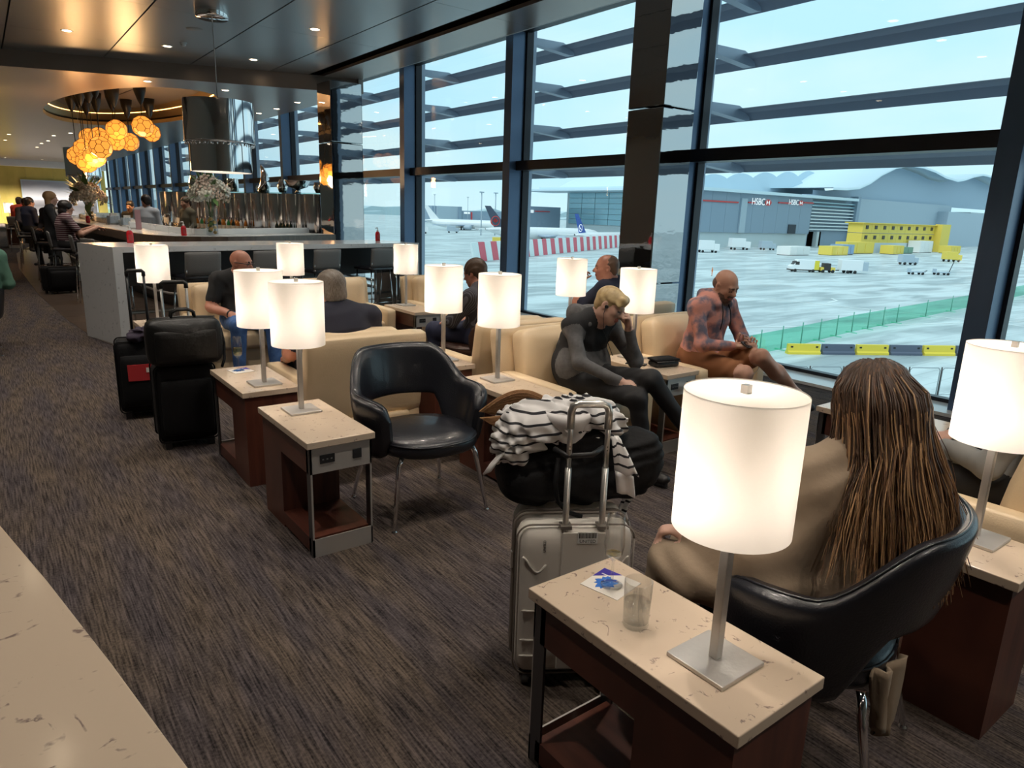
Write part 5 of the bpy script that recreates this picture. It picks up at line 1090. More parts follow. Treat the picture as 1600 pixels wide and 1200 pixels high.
for i in range(len(gp_) - 1):
    for s_ in range(3):
        a = Vector(gp_[i]).lerp(Vector(gp_[i + 1]), s_ / 3); b = Vector(gp_[i]).lerp(Vector(gp_[i + 1]), (s_ + 1) / 3)
        ob('net_panel', MB().bar((a.x, a.y, .95), (b.x, b.y, .95), .03, 1.7), NET, t); ob('post', MB().tube([(a.x, a.y, 0), (a.x, a.y, 2.1)], .05, 6), mat('green post', (.12, .36, .28), .6), t); ob('foot', MB().bar((a.x - .1, a.y - .6, .05), (a.x + .1, a.y + .6, .05), .1, .1), GRN, t)
for k in range(7):
    a = Vector((38.6 + 1.9 * k, 23.4 - 1.15 * k)); b = a + Vector((1.75, -1.06)); t = thing('site_fence_panel', ['leftmost', 'second', 'third', 'fourth', 'fifth', 'sixth', 'rightmost'][k] + ' thin wire fence panel below the window', 'fence', (a.x, a.y, GZ), math.atan2(b.y - a.y, b.x - a.x), 'wire site fence panels'); L = (b - a).length
    ob('frame', MB().tube([(0, 0, .05), (0, 0, 1.75), (.12, 0, 1.9), (L - .12, 0, 1.9), (L, 0, 1.75), (L, 0, .05)], .03, 6), mat('galvanised tube', (.30, .34, .36), .5, .5), t); ob('bottom_rail', MB().tube([(0, 0, .15), (L, 0, .15)], .02, 6), mat('galvanised tube', (0, 0, 0)), t); ob('fence_post', MB().tube([(-.06, 0, 0), (-.06, 0, 1.95)], .045, 6), DARKW, t)
# --- vehicles
def wheel(par, x, y, r=.36): ob('wheel', MB().lathe([(.05, -.12), (r, -.12), (r, .12), (.05, .12)], 14, M=T(x, y, r) @ Matrix.Rotation(PI / 2, 4, 'X')), BLACK, par)
TYRE = BLACK; VWH = mat('vehicle white', (.82, .84, .85), .35); CHV = mat('yellow chevrons', (.75, .62, .05), .5)
van = thing('van', 'white panel van with yellow chevron rear on the apron', 'van', (147, 86, GZ), math.radians(-38))
ob('van_body', MB().prism([(-3.1, .45), (3.2, .45), (3.2, 2.7), (-1.5, 2.75), (-2.5, 1.55), (-3.1, 1.25)], -1.0, 1.0, 0, Matrix.Rotation(PI / 2, 4, 'X')), VWH, van, bevel=.06); ob('windscreen', MB().bar((-1.62, 0, 2.55), (-2.45, 0, 1.62), 1.8, .06, up=(0, 0, 1)), DARKW, van); ob('side_window', MB().box(-2.1, -1.2, -1.02, 1.02, 1.6, 2.3), DARKW, van); ob('chevron_panel', MB().box(2.2, 3.24, -1.02, 1.02, .6, 2.6), CHV, van); ob('bumper', MB().box(-3.2, 3.25, -1.01, 1.01, .35, .6), DARKW, van)
for x in (-2.0, 2.0):
    for y in (-.9, .9): wheel(van, x, y)
tr = thing('box_trailer', 'white box trailer parked behind the van', 'trailer', (155.5, 79.4, GZ), math.radians(-38)); ob('box_body', MB().box(-2.6, 2.2, -1.1, 1.1, .7, 3.0), VWH, tr, bevel=.05); ob('tail_frame', MB().box(2.2, 3.4, -1.1, 1.1, .7, 2.6), MGREY, tr); ob('drawbar', MB().bar((-2.6, 0, .6), (-3.3, 0, .6), .3, .2), DARKW, tr)
for x in (-1, .6): wheel(tr, x, -1.0); wheel(tr, x, 1.0)
fk = thing('utility_truck', 'small yellow utility truck between the van and trailer', 'truck', (151.2, 82.7, GZ), math.radians(-38)); ob('cab', MB().box(-.9, .6, -.9, .9, .5, 2.1), DARKW, fk, bevel=.08); ob('load_bed', MB().box(.6, 1.6, -.9, .9, .5, 1.2), YEL, fk); ob('hood_block', MB().box(-1.6, -.9, -.9, .9, .45, 1.2), YEL, fk, bevel=.06)
for x in (-1.1, 1.1): wheel(fk, x, -.85); wheel(fk, x, .85)
for k, (x, y) in enumerate([(171, 72), (177, 69)]):
    t = thing('baggage_dolly', ['empty baggage dolly right of the trailer', 'second dolly right of the trailer, with a raised arm'][k], 'dolly', (x, y, GZ), -.6, 'baggage dollies'); ob('deck', MB().box(-1.8, 1.8, -.8, .8, .5, .72), MGREY, t); ob('drawbar', MB().bar((1.8, 0, .6), (2.6, 0, 1.0 + 2.2 * k), .12, .12), DARKW, t); ob('rail', MB().bar((-1.7, 0, .72), (-1.7, 0, 1.4), .1, 1.4, up=(0, 1, 0)), MGREY, t)
    for xx in (-1.2, 1.2): wheel(t, xx, -.7, .3); wheel(t, xx, .7, .3)
for k, (x, y, s_, m_, lab) in enumerate([(212, 92, 1, MGREY, 'grey tow tractor near the yellow block at right'), (196, 150, 1.4, VWH, 'white service truck at the left end of the dark facade'), (252, 96, 1.1, YEL, 'yellow sentry block near the right window post'), (198, 206, 1.0, VWH, 'white catering truck beyond the chevron barrier'), (212, 208, 1.0, VWH, 'second white catering truck beyond the chevron barrier'), (170, 300, 1.5, VWH, 'white ground truck under the plain white airliner'), (196, 312, 1.2, MGREY, 'grey tug left of the leaf tailed airliner'), (138, 190, 1.0, YEL, 'yellow tug before the leaf tailed airliner'), (232, 163, 1.5, VWH, 'white truck parked against the dark terminal facade'), (246, 160, 1.2, MGREY, 'grey truck parked against the dark terminal facade')]):
    t = thing('service_vehicle', lab, 'vehicle', (x, y, GZ), -.5, 'service vehicles'); ob('load_body', MB().box(-2.5 * s_, 1.2 * s_, -1.1 * s_, 1.1 * s_, .7 * s_, 2.9 * s_), m_, t, bevel=.05); ob('cab', MB().box(1.2 * s_, 2.6 * s_, -1.1 * s_, 1.1 * s_, .5 * s_, 2.1 * s_), m_, t, bevel=.1); ob('windscreen', MB().box(2.3 * s_, 2.62 * s_, -1 * s_, 1 * s_, 1.3 * s_, 1.95 * s_), DARKW, t)
    for x_ in (-1.6, 1.7):
        for y_ in (-1, 1): wheel(t, x_ * s_, y_ * s_, .42)
# --- aircraft
def aircraft(label, loc, rz, s_, tailm, emblem=None, body=VWH, wg=1.0):
    t = thing('airliner', label, 'airplane', loc, rz, 'parked airliners')
    prof = [(-32, .1, 4.6), (-31, .9, 4.4), (-28.5, 2.0, 4.2), (-25, 2.7, 4.0), (-20, 2.95, 4.0), (14, 2.95, 4.0), (20, 2.5, 4.4), (26, 1.5, 5.1), (31, .4, 5.7)]
    m = MB().sheet([[(x * s_, r * math.cos(2 * PI * k / 20) * s_, (z + r * math.sin(2 * PI * k / 20)) * s_) for k in range(20)] for x, r, z in prof], 0, True, True); ob('fuselage', m, body, t)
    fin = [(20, 6.6), (26.5, 6.4), (31.5, 15.8), (28.8, 15.8)]
    ob('tail_fin', MB().prism([(x * s_, z * s_) for x, z in fin], -.25 * s_, .25 * s_, 0, Matrix.Rotation(PI / 2, 4, 'X')), tailm, t)
    for sy in (-1, 1):
        ob('wing', MB().prism([(-6 * s_, sy * 2.5 * s_), (5 * s_, sy * 2.5 * s_), (15 * s_ * wg, sy * 27 * s_ * wg), (12.5 * s_ * wg, sy * 27 * s_ * wg)][::sy], 3.0 * s_, 3.5 * s_), ALUL, t); ob('tailplane', MB().prism([(24 * s_, sy * .8 * s_), (29 * s_, sy * .8 * s_), (32 * s_, sy * 9 * s_), (30 * s_, sy * 9 * s_)][::sy], 5.6 * s_, 5.9 * s_), body, t)
        ob('engine', MB().lathe([(.1 * s_, 0), (1.5 * s_, 0), (1.6 * s_, 1.2 * s_), (1.3 * s_, 4.5 * s_), (.5 * s_, 5.5 * s_)], 16, M=T(-6 * s_, sy * 9 * s_, 2.0 * s_) @ Matrix.Rotation(PI / 2, 4, 'Y')), MGREY, t)
    for x, y in ((-24, 0), (3, 3), (3, -3)): ob('landing_gear', MB().tube([(x * s_, y * s_, 0), (x * s_, y * s_, 2.2 * s_)], .45 * s_, 8), DARKW, t)
    if emblem: emblem(t, s_)
    for k in range(22): ob('cabin_window', MB().box((-20 + 1.6 * k) * s_, (-19.4 + 1.6 * k) * s_, -2.98 * s_, -2.9 * s_, 4.4 * s_, 4.9 * s_), MGREY, t)
    return t
def roundel(t, s_):
    for sy in (-1, 1):
        ob('tail_ring', MB().lathe([(1.9 * s_, 0), (2.2 * s_, 0), (2.2 * s_, .12 * s_)], 24, M=T(26.2 * s_, sy * .38 * s_, 9.3 * s_) @ Matrix.Rotation(PI / 2 * sy, 4, 'X')), REDS, t)
        leaf = [(0, 1.5), (.35, .8), (.8, 1.0), (.7, .4), (1.35, .3), (.9, -.3), (.5, -.55), (.1, -.6), (0, -1.3), (-.1, -.6), (-.5, -.55), (-.9, -.3), (-1.35, .3), (-.7, .4), (-.8, 1.0), (-.35, .8)]
        ob('tail_leaf', MB().prism([(26.2 * s_ + x * s_, 9.3 * s_ + z * s_) for x, z in leaf], -.30 * s_ - .1, .30 * s_ + .1, 0, Matrix.Rotation(PI / 2, 4, 'X')), REDS, t)
def crane(t, s_):
    for sy in (-1, 1): ob('tail_emblem', MB().lathe([(1.5 * s_, 0), (1.85 * s_, 0), (1.85 * s_, .1 * s_)], 24, M=T(26 * s_, sy * .38 * s_, 9.0 * s_) @ Matrix.Rotation(PI / 2 * sy, 4, 'X')), SIGNW, t)
    ob('emblem_wing', MB().prism([(24.6 * s_, 8.2 * s_), (26.2 * s_, 9.0 * s_), (27.4 * s_, 10.2 * s_), (26.6 * s_, 8.6 * s_)], -.4 * s_, .4 * s_, 0, Matrix.Rotation(PI / 2, 4, 'X')), SIGNW, t)
AX = math.atan2(.6, -.8)
def park(tail, s_, rz): return (tail[0] - 26 * s_ * math.cos(rz), tail[1] - 26 * s_ * math.sin(rz), GZ)
aircraft('airliner with dark tail and red leaf roundel across the apron', park((156, 218), .84, math.radians(172)), math.radians(172), .84, mat('charcoal tail', (.06, .08, .12), .5), roundel, wg=.6)
aircraft('airliner with blue tail emblem before the glazed terminal side', park((171, 187), .72, math.atan2(-.3, -.95)), math.atan2(-.3, -.95), .72, mat('blue tail', (.04, .11, .42), .5), crane, wg=.4)
aircraft('white airliner at the left with a plain white tail', park((226, 385), .9, AX - .25), AX - .25, .9, VWH)
# --- apron worker, seen tiny
HIV = mat('orange workwear', (.80, .22, .06), .8)
# ================================================================ bar
def offset_poly(P, d):
    out = []
    for i, p in enumerate(P):
        a = Vector(P[max(i - 1, 0)]); b = Vector(P[min(i + 1, len(P) - 1)]); t_ = (b - a).normalized(); out.append((p[0] + t_.y * d, p[1] - t_.x * d))
    return out
def strip(P, Q, z0, z1, mi=0):
    m = MB(); m.sheet([[(*p, z1), (*q, z1)] for p, q in zip(P, Q)], mi, False); m.sheet([[(*q, z0), (*p, z0)] for p, q in zip(P, Q)], mi, False); m.sheet([[(*p, z0), (*p, z1)] for p in P], mi, False); m.sheet([[(*q, z1), (*q, z0)] for q in Q], mi, False)
    for k, s_ in ((0, 1), (-1, -1)): m.add([(*P[k], z0), (*P[k], z1), (*Q[k], z1), (*Q[k], z0)], [(0, 1, 2, 3)[::s_]])
    return m
outl = [(5.3, 12.55), (4.4, 12.0), (3.5, 11.45), (3.0, 11.22), (2.6, 11.15), (2.28, 11.28), (2.05, 11.6), (1.93, 12.1), (1.86, 12.9), (1.80, 14.5), (1.70, 16.2), (1.56, 18.5), (1.50, 20.5), (1.56, 22.5), (1.85, 24.4), (2.4, 25.8), (3.2, 26.6)]
inl = offset_poly(outl, .62); face = offset_poly(outl, .28)
bar_ = thing('bar_counter', 'curved bar counter with brown wooden edge and grey stone top', 'counter', (0, 0, 0))
ob('stone_top', strip(offset_poly(outl, .03), inl, 1.075, 1.105), MARBLE, bar_)
ob('wood_edge', strip(outl, offset_poly(outl, .05), .96, 1.10), BARWOOD, bar_)
ob('front_panel', strip(face, offset_poly(outl, .34), .0, 1.0), DARKW, bar_); ob('underside', strip(offset_poly(outl, .05), offset_poly(outl, .56), 1.0, 1.075), DARKW, bar_)
ob('inner_ledge', strip(offset_poly(outl, .60), offset_poly(outl, .64), 1.06, 1.20), WHITE, bar_)
ob('foot_rail', MB().tube([(*p, .22) for p in offset_poly(outl, .18)], .02, 8), STEEL, bar_)
# tall marble table
def tt(u, v): return (1.10 + 4.33 * u - .235 * v, 8.60 + 1.02 * u + .95 * v)   # u along, v depth
tall = thing('high_table', 'long high marble slab table in front of the bar', 'table', (0, 0, 0))
def slab(u0, u1, v0, v1, z0, z1): return MB().prism([tt(u0, v0), tt(u1, v0), tt(u1, v1), tt(u0, v1)], z0, z1)
ob('marble_top', slab(0, 1, 0, 1, 1.035, 1.095), MARBLE, tall); ob('end_slab', slab(0, .022, 0, 1, 0, 1.035), MARBLE, tall); ob('end_slab', slab(.978, 1, 0, 1, 0, 1.035), MARBLE, tall)
ob('modesty_panel', slab(.03, .97, .47, .52, .62, 1.035), DARKW, tall); ob('foot_rail', MB().tube([(*tt(.03, .5), .30), (*tt(.97, .5), .30)], .02, 8), STEEL, tall)
# bar chairs
def bar_chair(loc, rz, label, src=[None]):
    if src[0] is None:
        t = thing('bar_chair', label, 'bar chair', (*loc, 0), rz, 'grey bar chairs')      # faces +y
        M = T(0, -.20, .80) @ Matrix.Rotation(math.radians(7), 4, 'X')
        ob('backrest', MB().rbox((0, 0, .105), (.43, .03, .27), .014, (0, .006, 0), 6, 0, M), GREYFAB, t); ob('seat', MB().rbox((0, 0, .74), (.42, .41, .05), .022, (0, 0, .01), 6), BLKLEA, t)
        for sx in (-1, 1):
            for sy in (-1, 1): ob('leg', MB().tube([(sx * .17, sy * .16, .73), (sx * .21, sy * .21, .0)], .010, 8), CHROME, t)
            ob('back_support', MB().tube([(sx * .19, -.16, .72), (sx * .20, -.205, .80), (sx * .20, -.215, .84)], .008, 8), CHROME, t)
        for sy in (-1, 1): ob('foot_bar', MB().tube([(-.197, sy * .193, .25), (.197, sy * .193, .25)], .008, 8), CHROME, t)
        src[0] = t; return t
    return copytree(src[0], (*loc, 0), rz, label)
at = math.atan2(1.02, 4.33)
for u, lab in ((.20, 'grey bar chair behind the lamp at left, at the high table'), (.39, 'grey bar chair right behind the bald man head'), (.585, 'grey bar chair right of the far middle lamp'), (.80, 'grey bar chair left of the small far lamp'), (.905, 'grey bar chair hidden behind the small far lamp')):
    bar_chair(tt(u, .02), at, lab)
for u, lab in ((.10, 'bar chair on the far side of the high table, near its marble end'), (.32, 'bar chair on the far side of the high table, left of the bald man'), (.66, 'bar chair on the far side of the high table by the red bottle')): bar_chair(tt(u, 1.02), at + PI, lab)
for k, (x, y, rz, lab) in enumerate([(1.12, 14.35, -PI / 2, 'bar chair under the woman in the striped top'), (1.0, 16.3, -PI / 2, 'bar chair beside the woman in the black blazer'), (1.32, 12.9, -PI / 2, 'empty bar chair at the wooden bar edge'), (1.42, 11.9, -PI / 2 + .3, 'empty bar chair nearest the bar tip'), (.82, 19.0, -PI / 2, 'far bar chair before the bar end'), (2.35, 10.72, -.2, 'bar chair between the bar tip and the high table'), (.93, 20.9, -PI / 2, 'far bar chair under the man in the navy jacket'), (.98, 22.75, PI, 'far bar chair under the man in the slate shirt'), (1.18, 17.45, PI * .8, 'far bar chair under the white haired drinker'), (.93, 25.6, -.6, 'farthest bar chair, under the man in orange red')]): bar_chair((x, y), rz, lab)
t = thing('metal_post', 'short brushed steel cylinder on the floor by the marble end slab', 'post', (.985, 9.75, 0)); ob('cylinder', MB().lathe([(.001, 0), (.05, 0), (.05, .44), (.045, .45), (.001, .45)], 20), STEEL, t); ob('slot', MB().lathe([(.012, .451), (.02, .4515)], 12), BLACK, t)
# red pump bottles
REDL = mat('red liquid soap', (.62, .02, .03), .2)
def pump(loc, label):
    t = thing('pump_bottle', label, 'bottle', loc, 0, 'red pump bottles'); ob('bottle', MB().lathe([(.001, 0), (.036, 0), (.038, .01), (.038, .11), (.03, .135), (.014, .15)], 20), REDL, t); ob('collar', MB().lathe([(.016, .148), (.016, .17), (.001, .17)], 14), WHITE, t); ob('nozzle', MB().tube([(0, 0, .165), (0, 0, .20), (0, 0, .205), (-.035, 0, .20)], .007, 8), WHITE, t); ob('tag', MB().box(-.022, .022, -.040, -.038, .03, .10), mat('dull red paper', (.45, .05, .05), .6), t)
for u, v, lab in ((.115, .8, 'red pump bottle at the left end of the high table'), (.935, .65, 'red pump bottle at the window end of the high table')): pump((*tt(u, v), 1.095), lab)
pump((2.42, 11.40, 1.105), 'red pump bottle beside the tall flower vase'); pump((1.85, 17.6, 1.105), 'far red pump bottle before the striped woman'); pump((1.75, 21.5, 1.105), 'farthest red pump bottle on the bar')
# flower arrangements
PETW = mat('cream petals', (.86, .83, .74), .6); PETP = mat('blush petals', (.78, .62, .53), .6); LEAFM = mat('green leaves', (.10, .20, .06), .5); LEM = mat('lemon peel', (.75, .45, .04), .5); LIME = mat('lime peel', (.18, .32, .04), .5)
def bloom(n, r, m): 
    for k in range(n):
        a = k * 2.4; q = (k + .5) / n; R_ = r * math.sqrt(q); m.rbox((R_ * math.cos(a), R_ * math.sin(a), -.35 * R_ + .02 * (1 - q)), (.035, .035, .02), .01, n=3)
    return m
fl_mesh = [bloom(11, .06, MB()).mesh('bloom', [PETW]), bloom(9, .07, MB()).mesh('bloom', [PETP])]
leaf_me = MB().sheet([[(x, y * math.sin(PI * min(1, max(.02, x / .3))) * .035, -.25 * x * x * 3) for y in (-1, 0, 1)] for x in [.3 * i / 7 for i in range(8)]]).mesh('leaf', [LEAFM])
def vase_flowers(loc, label, s_, h_, seed, fruit):
    rd = random.Random(seed); t = thing('flower_vase', label, 'flowers', loc, 0, 'flower arrangements')
    ob('glass_vase', MB().lathe([(.001, .0), (.085, .0), (.088, .01), (.088, h_), (.082, h_), (.082, .012), (.001, .012)], 24), DGLASS, t)
    ob('water', MB().lathe([(.001, .013), (.08, .013), (.08, h_ * .62), (.001, h_ * .62)], 20), WATER, t)
    if fruit:
        for k in range(9): a = k * 2.1; ob('lime' if k % 4 == 1 else 'lemon', MB().rbox((.045 * math.cos(a), .045 * math.sin(a), .045 + .032 * (k // 1) * .8), (.062, .062, .055), .03, n=5), LIME if k % 4 == 1 else LEM, t)
    for k in range(14): a = rd.uniform(0, 6.3); ob('stem', MB().tube([(.05 * math.cos(a), .05 * math.sin(a), .05), (.04 * math.cos(a + 2), .04 * math.sin(a + 2), h_), (.14 * s_ * math.cos(a + 2), .14 * s_ * math.sin(a + 2), h_ + .25 * s_)], .005, 5), LEAFM, t)
    for k in range(58):
        th = rd.uniform(0, 6.3); ph = rd.uniform(.15, 1.75); R_ = rd.uniform(.20, .30) * s_; d = Vector((math.sin(ph) * math.cos(th), math.sin(ph) * math.sin(th), math.cos(ph)))
        o = ob('bloom', fl_mesh[0 if rd.random() < .72 else 1], [], t); o.location = Vector((0, 0, h_ + .16 * s_)) + d * R_; o.rotation_mode = 'QUATERNION'; o.rotation_quaternion = d.to_track_quat('Z', 'Y'); sc = rd.uniform(1.0, 1.6) * s_; o.scale = (sc, sc, sc)
    for k in range(26):
        th = rd.uniform(0, 6.3); ph = rd.uniform(.1, 1.9); d = Vector((math.sin(ph) * math.cos(th), math.sin(ph) * math.sin(th), math.cos(ph)))
        o = ob('leaf', leaf_me, [], t); o.location = Vector((0, 0, h_ + .14 * s_)) + d * .15 * s_; o.rotation_mode = 'QUATERNION'; o.rotation_quaternion = d.to_track_quat('X', 'Z'); sc = rd.uniform(.7, 1.3) * s_; o.scale = (sc, sc, sc)
    for k in range(3): a = 2.4 + .5 * k; ob('tall_leaf', MB().sheet([[(.06 * math.cos(a) + (.16 * q) * math.cos(a) + w_ * .028 * math.sin(PI * q ** .7) * -math.sin(a), .06 * math.sin(a) + .16 * q * math.sin(a) + w_ * .028 * math.sin(PI * q ** .7) * math.cos(a), h_ + .15 + .42 * q * s_) for w_ in (-1, 0, 1)] for q in [i / 8 for i in range(9)]]), LEAFM, t)
vase_flowers((2.88, 11.62, 1.105), 'tall glass vase of white flowers with lemons, on the bar tip', 1.0, .45, 3, True)
vase_flowers((2.0, 18.6, 1.105), 'distant blush and white flower arrangement on the bar', 1.25, .30, 5, True)
# back bar: cabinet, mirror cylinders, glass shelf, bottles
BBA = math.atan2(.950, -.311); BBO = Vector((5.36, 13.62))
def bw_(s_, off): return (BBO.x + s_ * math.cos(BBA) - off * math.sin(BBA), BBO.y + s_ * math.sin(BBA) + off * math.cos(BBA))   # s along, off towards the bartender
bb = thing('back_bar', 'back bar cabinet with a wall of chrome cylinders', 'bar cabinet', (*BBO, 0), BBA)
ob('cabinet', MB().box(0, 6.0, .0, .55, 0, .95), DARKW, bb); ob('worktop', MB().box(-.03, 6.03, -.05, .60, .95, 1.0), BARWOOD, bb); ob('top_shelf', MB().box(-.05, 6.05, -.45, -.02, 1.84, 1.86), thin_glass('shelf glass', (.8, .92, .9), .2), bb)
for k in range(10): ob('chrome_cylinder', MB().lathe([(.27, 1.0), (.27, 1.835)], 28, (.3 + .60 * k, -.28, 0)), CHROME, bb)
ob('cylinder_base', MB().box(0, 6.0, -.55, -.0, 0, 1.0), DARKW, bb)
BOT = [mat('dark wine bottle', (.012, .02, .012), .1), mat('amber spirit', (.30, .10, .015), .12), mat('green bottle', (.03, .16, .05), .12), mat('clear bottle', (.55, .58, .58), .1)]; LBL = mat('bottle label', (.62, .55, .42), .6)
bot_me = {}
def bottle(loc, k, label, group):
    t = thing('bottle', label, 'bottle', loc, 0, group)
    if k not in bot_me: bot_me[k] = (MB().lathe([(.001, 0), (.037, 0), (.038, .01), (.038, .18), (.03, .21), (.014, .24), (.013, .295), (.001, .298)], 14).mesh('glass', [BOT[k]]), MB().lathe([(.0385, .05), (.0385, .14)], 14).mesh('label', [LBL]), MB().lathe([(.0145, .26), (.0145, .30), (.001, .30)], 10).mesh('cap', [DARKW]))
    for nm, me in zip(('glass', 'paper_label', 'cap'), bot_me[k]): ob(nm, me, [], t)
for k in range(5): bottle((*bw_(.62 + .11 * k, .15), 1.0), 0, 'dark wine bottle in the row beside the stacked glasses', 'wine bottles on the back bar')
for k in range(24): bottle((*bw_(2.2 + .085 * k, .10 + .13 * (k % 2)), 1.0), (1, 1, 3, 0, 1, 2)[k % 6], {1: 'amber spirit bottle crowded on the back bar', 3: 'clear spirit bottle crowded on the back bar', 0: 'dark bottle crowded among the spirits', 2: 'green bottle crowded among the spirits'}[(1, 1, 3, 0, 1, 2)[k % 6]], 'spirit bottles on the back bar')
gl_me = MB().lathe([(.001, 0), (.032, 0), (.036, .11), (.034, .11), (.030, .006), (.001, .006)], 14).mesh('tumbler', [DGLASS])
for k in range(18): tag(ob('bar_tumbler', gl_me, [], None, (*bw_(1.42 + .10 * (k // 3), .10 + .09 * (k % 3)), 1.0)), 'clear tumbler in the block of clean glasses on the back bar', 'glass', 'clean glasses on the back bar')
for k in range(18): tag(ob('bar_tumbler', gl_me, [], None, (*bw_(4.5 + .11 * (k // 3), .10 + .09 * (k % 3)), 1.0)), 'clear tumbler stacked left of the spirit bottles', 'glass', 'clean glasses further along the back bar')
def chrome_vessel(loc, prof, label): t = thing('chrome_vessel', label, 'vase', loc, 0, 'chrome vessels on the glass shelf'); ob('bowl', MB().lathe(prof, 24), CHROME, t); ob('rim', MB().tube([(prof[-1][0] * math.cos(a), prof[-1][0] * math.sin(a), prof[-1][1]) for a in [2 * PI * k / 24 for k in range(25)]], .006, 6), CHROME, t)
for x, y, p_, lab in [(*bw_(.85, -.25), [(.001, 0), (.08, 0), (.03, .04), (.05, .07), (.20, .12), (.26, .24)], 'wide chrome punch bowl on the glass shelf'), (*bw_(.18, -.25), [(.001, 0), (.07, 0), (.12, .10), (.10, .2)], 'small round chrome pot at the right end of the glass shelf'), (*bw_(1.35, -.25), [(.001, 0), (.07, 0), (.11, .12), (.06, .26)], 'dark chrome jug on the glass shelf'), (*bw_(3.1, -.25), [(.001, 0), (.12, 0), (.12, .28)], 'chrome ice bucket on the glass shelf'), (*bw_(4.6, -.25), [(.001, 0), (.10, 0), (.16, .15), (.10, .36)], 'chrome vase left on the glass shelf')]: chrome_vessel((x, y, 1.86), p_, lab)
t = thing('chrome_swan', 'curved chrome horn sculpture on the glass shelf', 'sculpture', (*bw_(2.0, -.25), 1.86)); ob('horn', MB().tube([(.0, .15, .08), (0, -.02, .06), (0, -.13, .16), (0, -.12, .34), (0, -.0, .50), (0, .10, .58)], [.12, .13, .11, .075, .04, .005], 16), CHROME, t); ob('foot', MB().lathe([(.001, 0), (.09, 0), (.06, .04)], 16), CHROME, t)
# clutter on the bar
wg_me = MB().lathe([(.001, 0), (.032, 0), (.004, .006), (.004, .08), (.03, .11), (.036, .15), (.03, .19)], 14).mesh('wine_glass', [DGLASS])
for k, (x, y) in enumerate([(2.05, 17.0), (1.98, 16.2), (2.1, 15.5), (2.15, 14.6), (2.2, 13.9), (2.3, 13.3), (2.25, 12.6), (2.35, 12.1), (2.6, 11.7), (1.95, 19.6)]): tag(ob('wine_glass', wg_me, [], None, (x, y, 1.105)), ['empty wine glass by the far flowers', 'wine glass beside the striped woman hands', 'stemmed glass on the wooden bar, third from the striped woman', 'stemmed glass before the bartender', 'stemmed glass left of the drinks menu', 'stemmed glass right of the drinks menu', 'stemmed glass near the bar tip', 'glass of orange juice near the bar tip', 'stemmed glass left of the lemon vase', 'wine glass by the farthest drinkers'][k], 'glass', 'stemmed glasses on the bar')
t = thing('menu_stand', 'slim pink drinks menu standing on the bar', 'menu', (2.15, 13.45, 1.105), .4); ob('card', MB().box(-.05, .05, -.004, .004, .012, .34), mat('pink card', (.50, .27, .28), .6), t); ob('stand_foot', MB().box(-.06, .06, -.04, .04, 0, .012), DGLASS, t)
for k, (x, y, s_) in enumerate([(2.15, 13.9, .16), (2.3, 15.6, .2), (2.2, 16.6, .22), (2.3, 14.9, .14), (2.1, 19.3, .2)]):
    t = thing('bar_caddy', ['white napkin caddy beside the pink menu', 'glass dispenser box on the bar', 'grey drip tray box before the bartender', 'small chrome tray box on the bar', 'far white condiment caddy on the bar'][k], 'caddy', (x, y, 1.105), .2 * k, 'bar top caddies'); ob('tray', MB().box(-s_ * .6, s_ * .6, -.07, .07, 0, .02), STEEL, t); ob('box', MB().box(-s_ * .5, s_ * .5, -.06, .06, .02, s_ * .8), WHITE if k in (0, 4) else MGREY, t, bevel=.01); ob('top_card', MB().box(-s_ * .3, s_ * .3, -.02, .02, s_ * .8, s_ * 1.05), NAP, t)
t = thing('beer_tap', 'chrome beer tap column on the bar', 'tap', (2.55, 12.9, 1.105)); ob('column', MB().tube([(0, 0, 0), (0, 0, .34)], .028, 14), CHROME, t); ob('spout', MB().tube([(0, 0, .28), (-.09, 0, .30), (-.11, 0, .24)], .010, 8), CHROME, t); ob('tap_handle', MB().tube([(0, 0, .34), (-.01, 0, .44)], [.012, .018], 8), BLACK, t)

# ================================================================ hanging lamps
AMB = mat('amber facet glass', (.80, .36, .05), .25, emit=((1.0, .36, .05), .75)); AMBD = mat('amber seam', (.25, .08, .01), .4)
def facet_globe():
    bm = bmesh.new(); bmesh.ops.create_icosphere(bm, subdivisions=1, radius=.24)
    import mathutils
    # truncate towards a pentagon/hexagon faceted look
    me = bpy.data.meshes.new('facet_globe'); 
    d = bmesh.ops.bevel(bm, geom=bm.verts[:], offset=.072, affect='VERTICES', segments=1)
    for v in bm.verts: v.co *= .24 / v.co.length if v.co.length > 0 else 1
    bm.to_mesh(me); bm.free(); me.materials.append(AMB); return me
gme = facet_globe(); edges_me = MB(); seen = set()
for p in gme.polygons:
    vs2 = list(p.vertices)
    for i in range(len(vs2)):
        e = tuple(sorted((vs2[i], vs2[(i + 1) % len(vs2)])))
        if e in seen: continue
        seen.add(e); edges_me.tube([gme.vertices[e[0]].co * 1.01, gme.vertices[e[1]].co * 1.01], .006, 4, 0, False, False)
edges_me = edges_me.mesh('facet_seams', [AMBD])
cap_me = MB().lathe([(.015, -.48), (.06, -.40), (.13, -.18), (.15, 0), (.001, 0)], 18).mesh('canopy_cup', [BLACK])
PW = [(2.23, 22.06, 2.7), (2.31, 21.22, 2.84), (2.61, 22.55, 3.21), (2.37, 18.68, 2.74), (2.74, 21.66, 3.18), (2.36, 19.74, 2.58), (2.26, 20.42, 2.47), (2.92, 20.05, 3.26), (2.98, 20.82, 3.06), (3.54, 22.3, 3.16), (3.31, 18.93, 3.29), (3.97, 21.62, 3.4)]
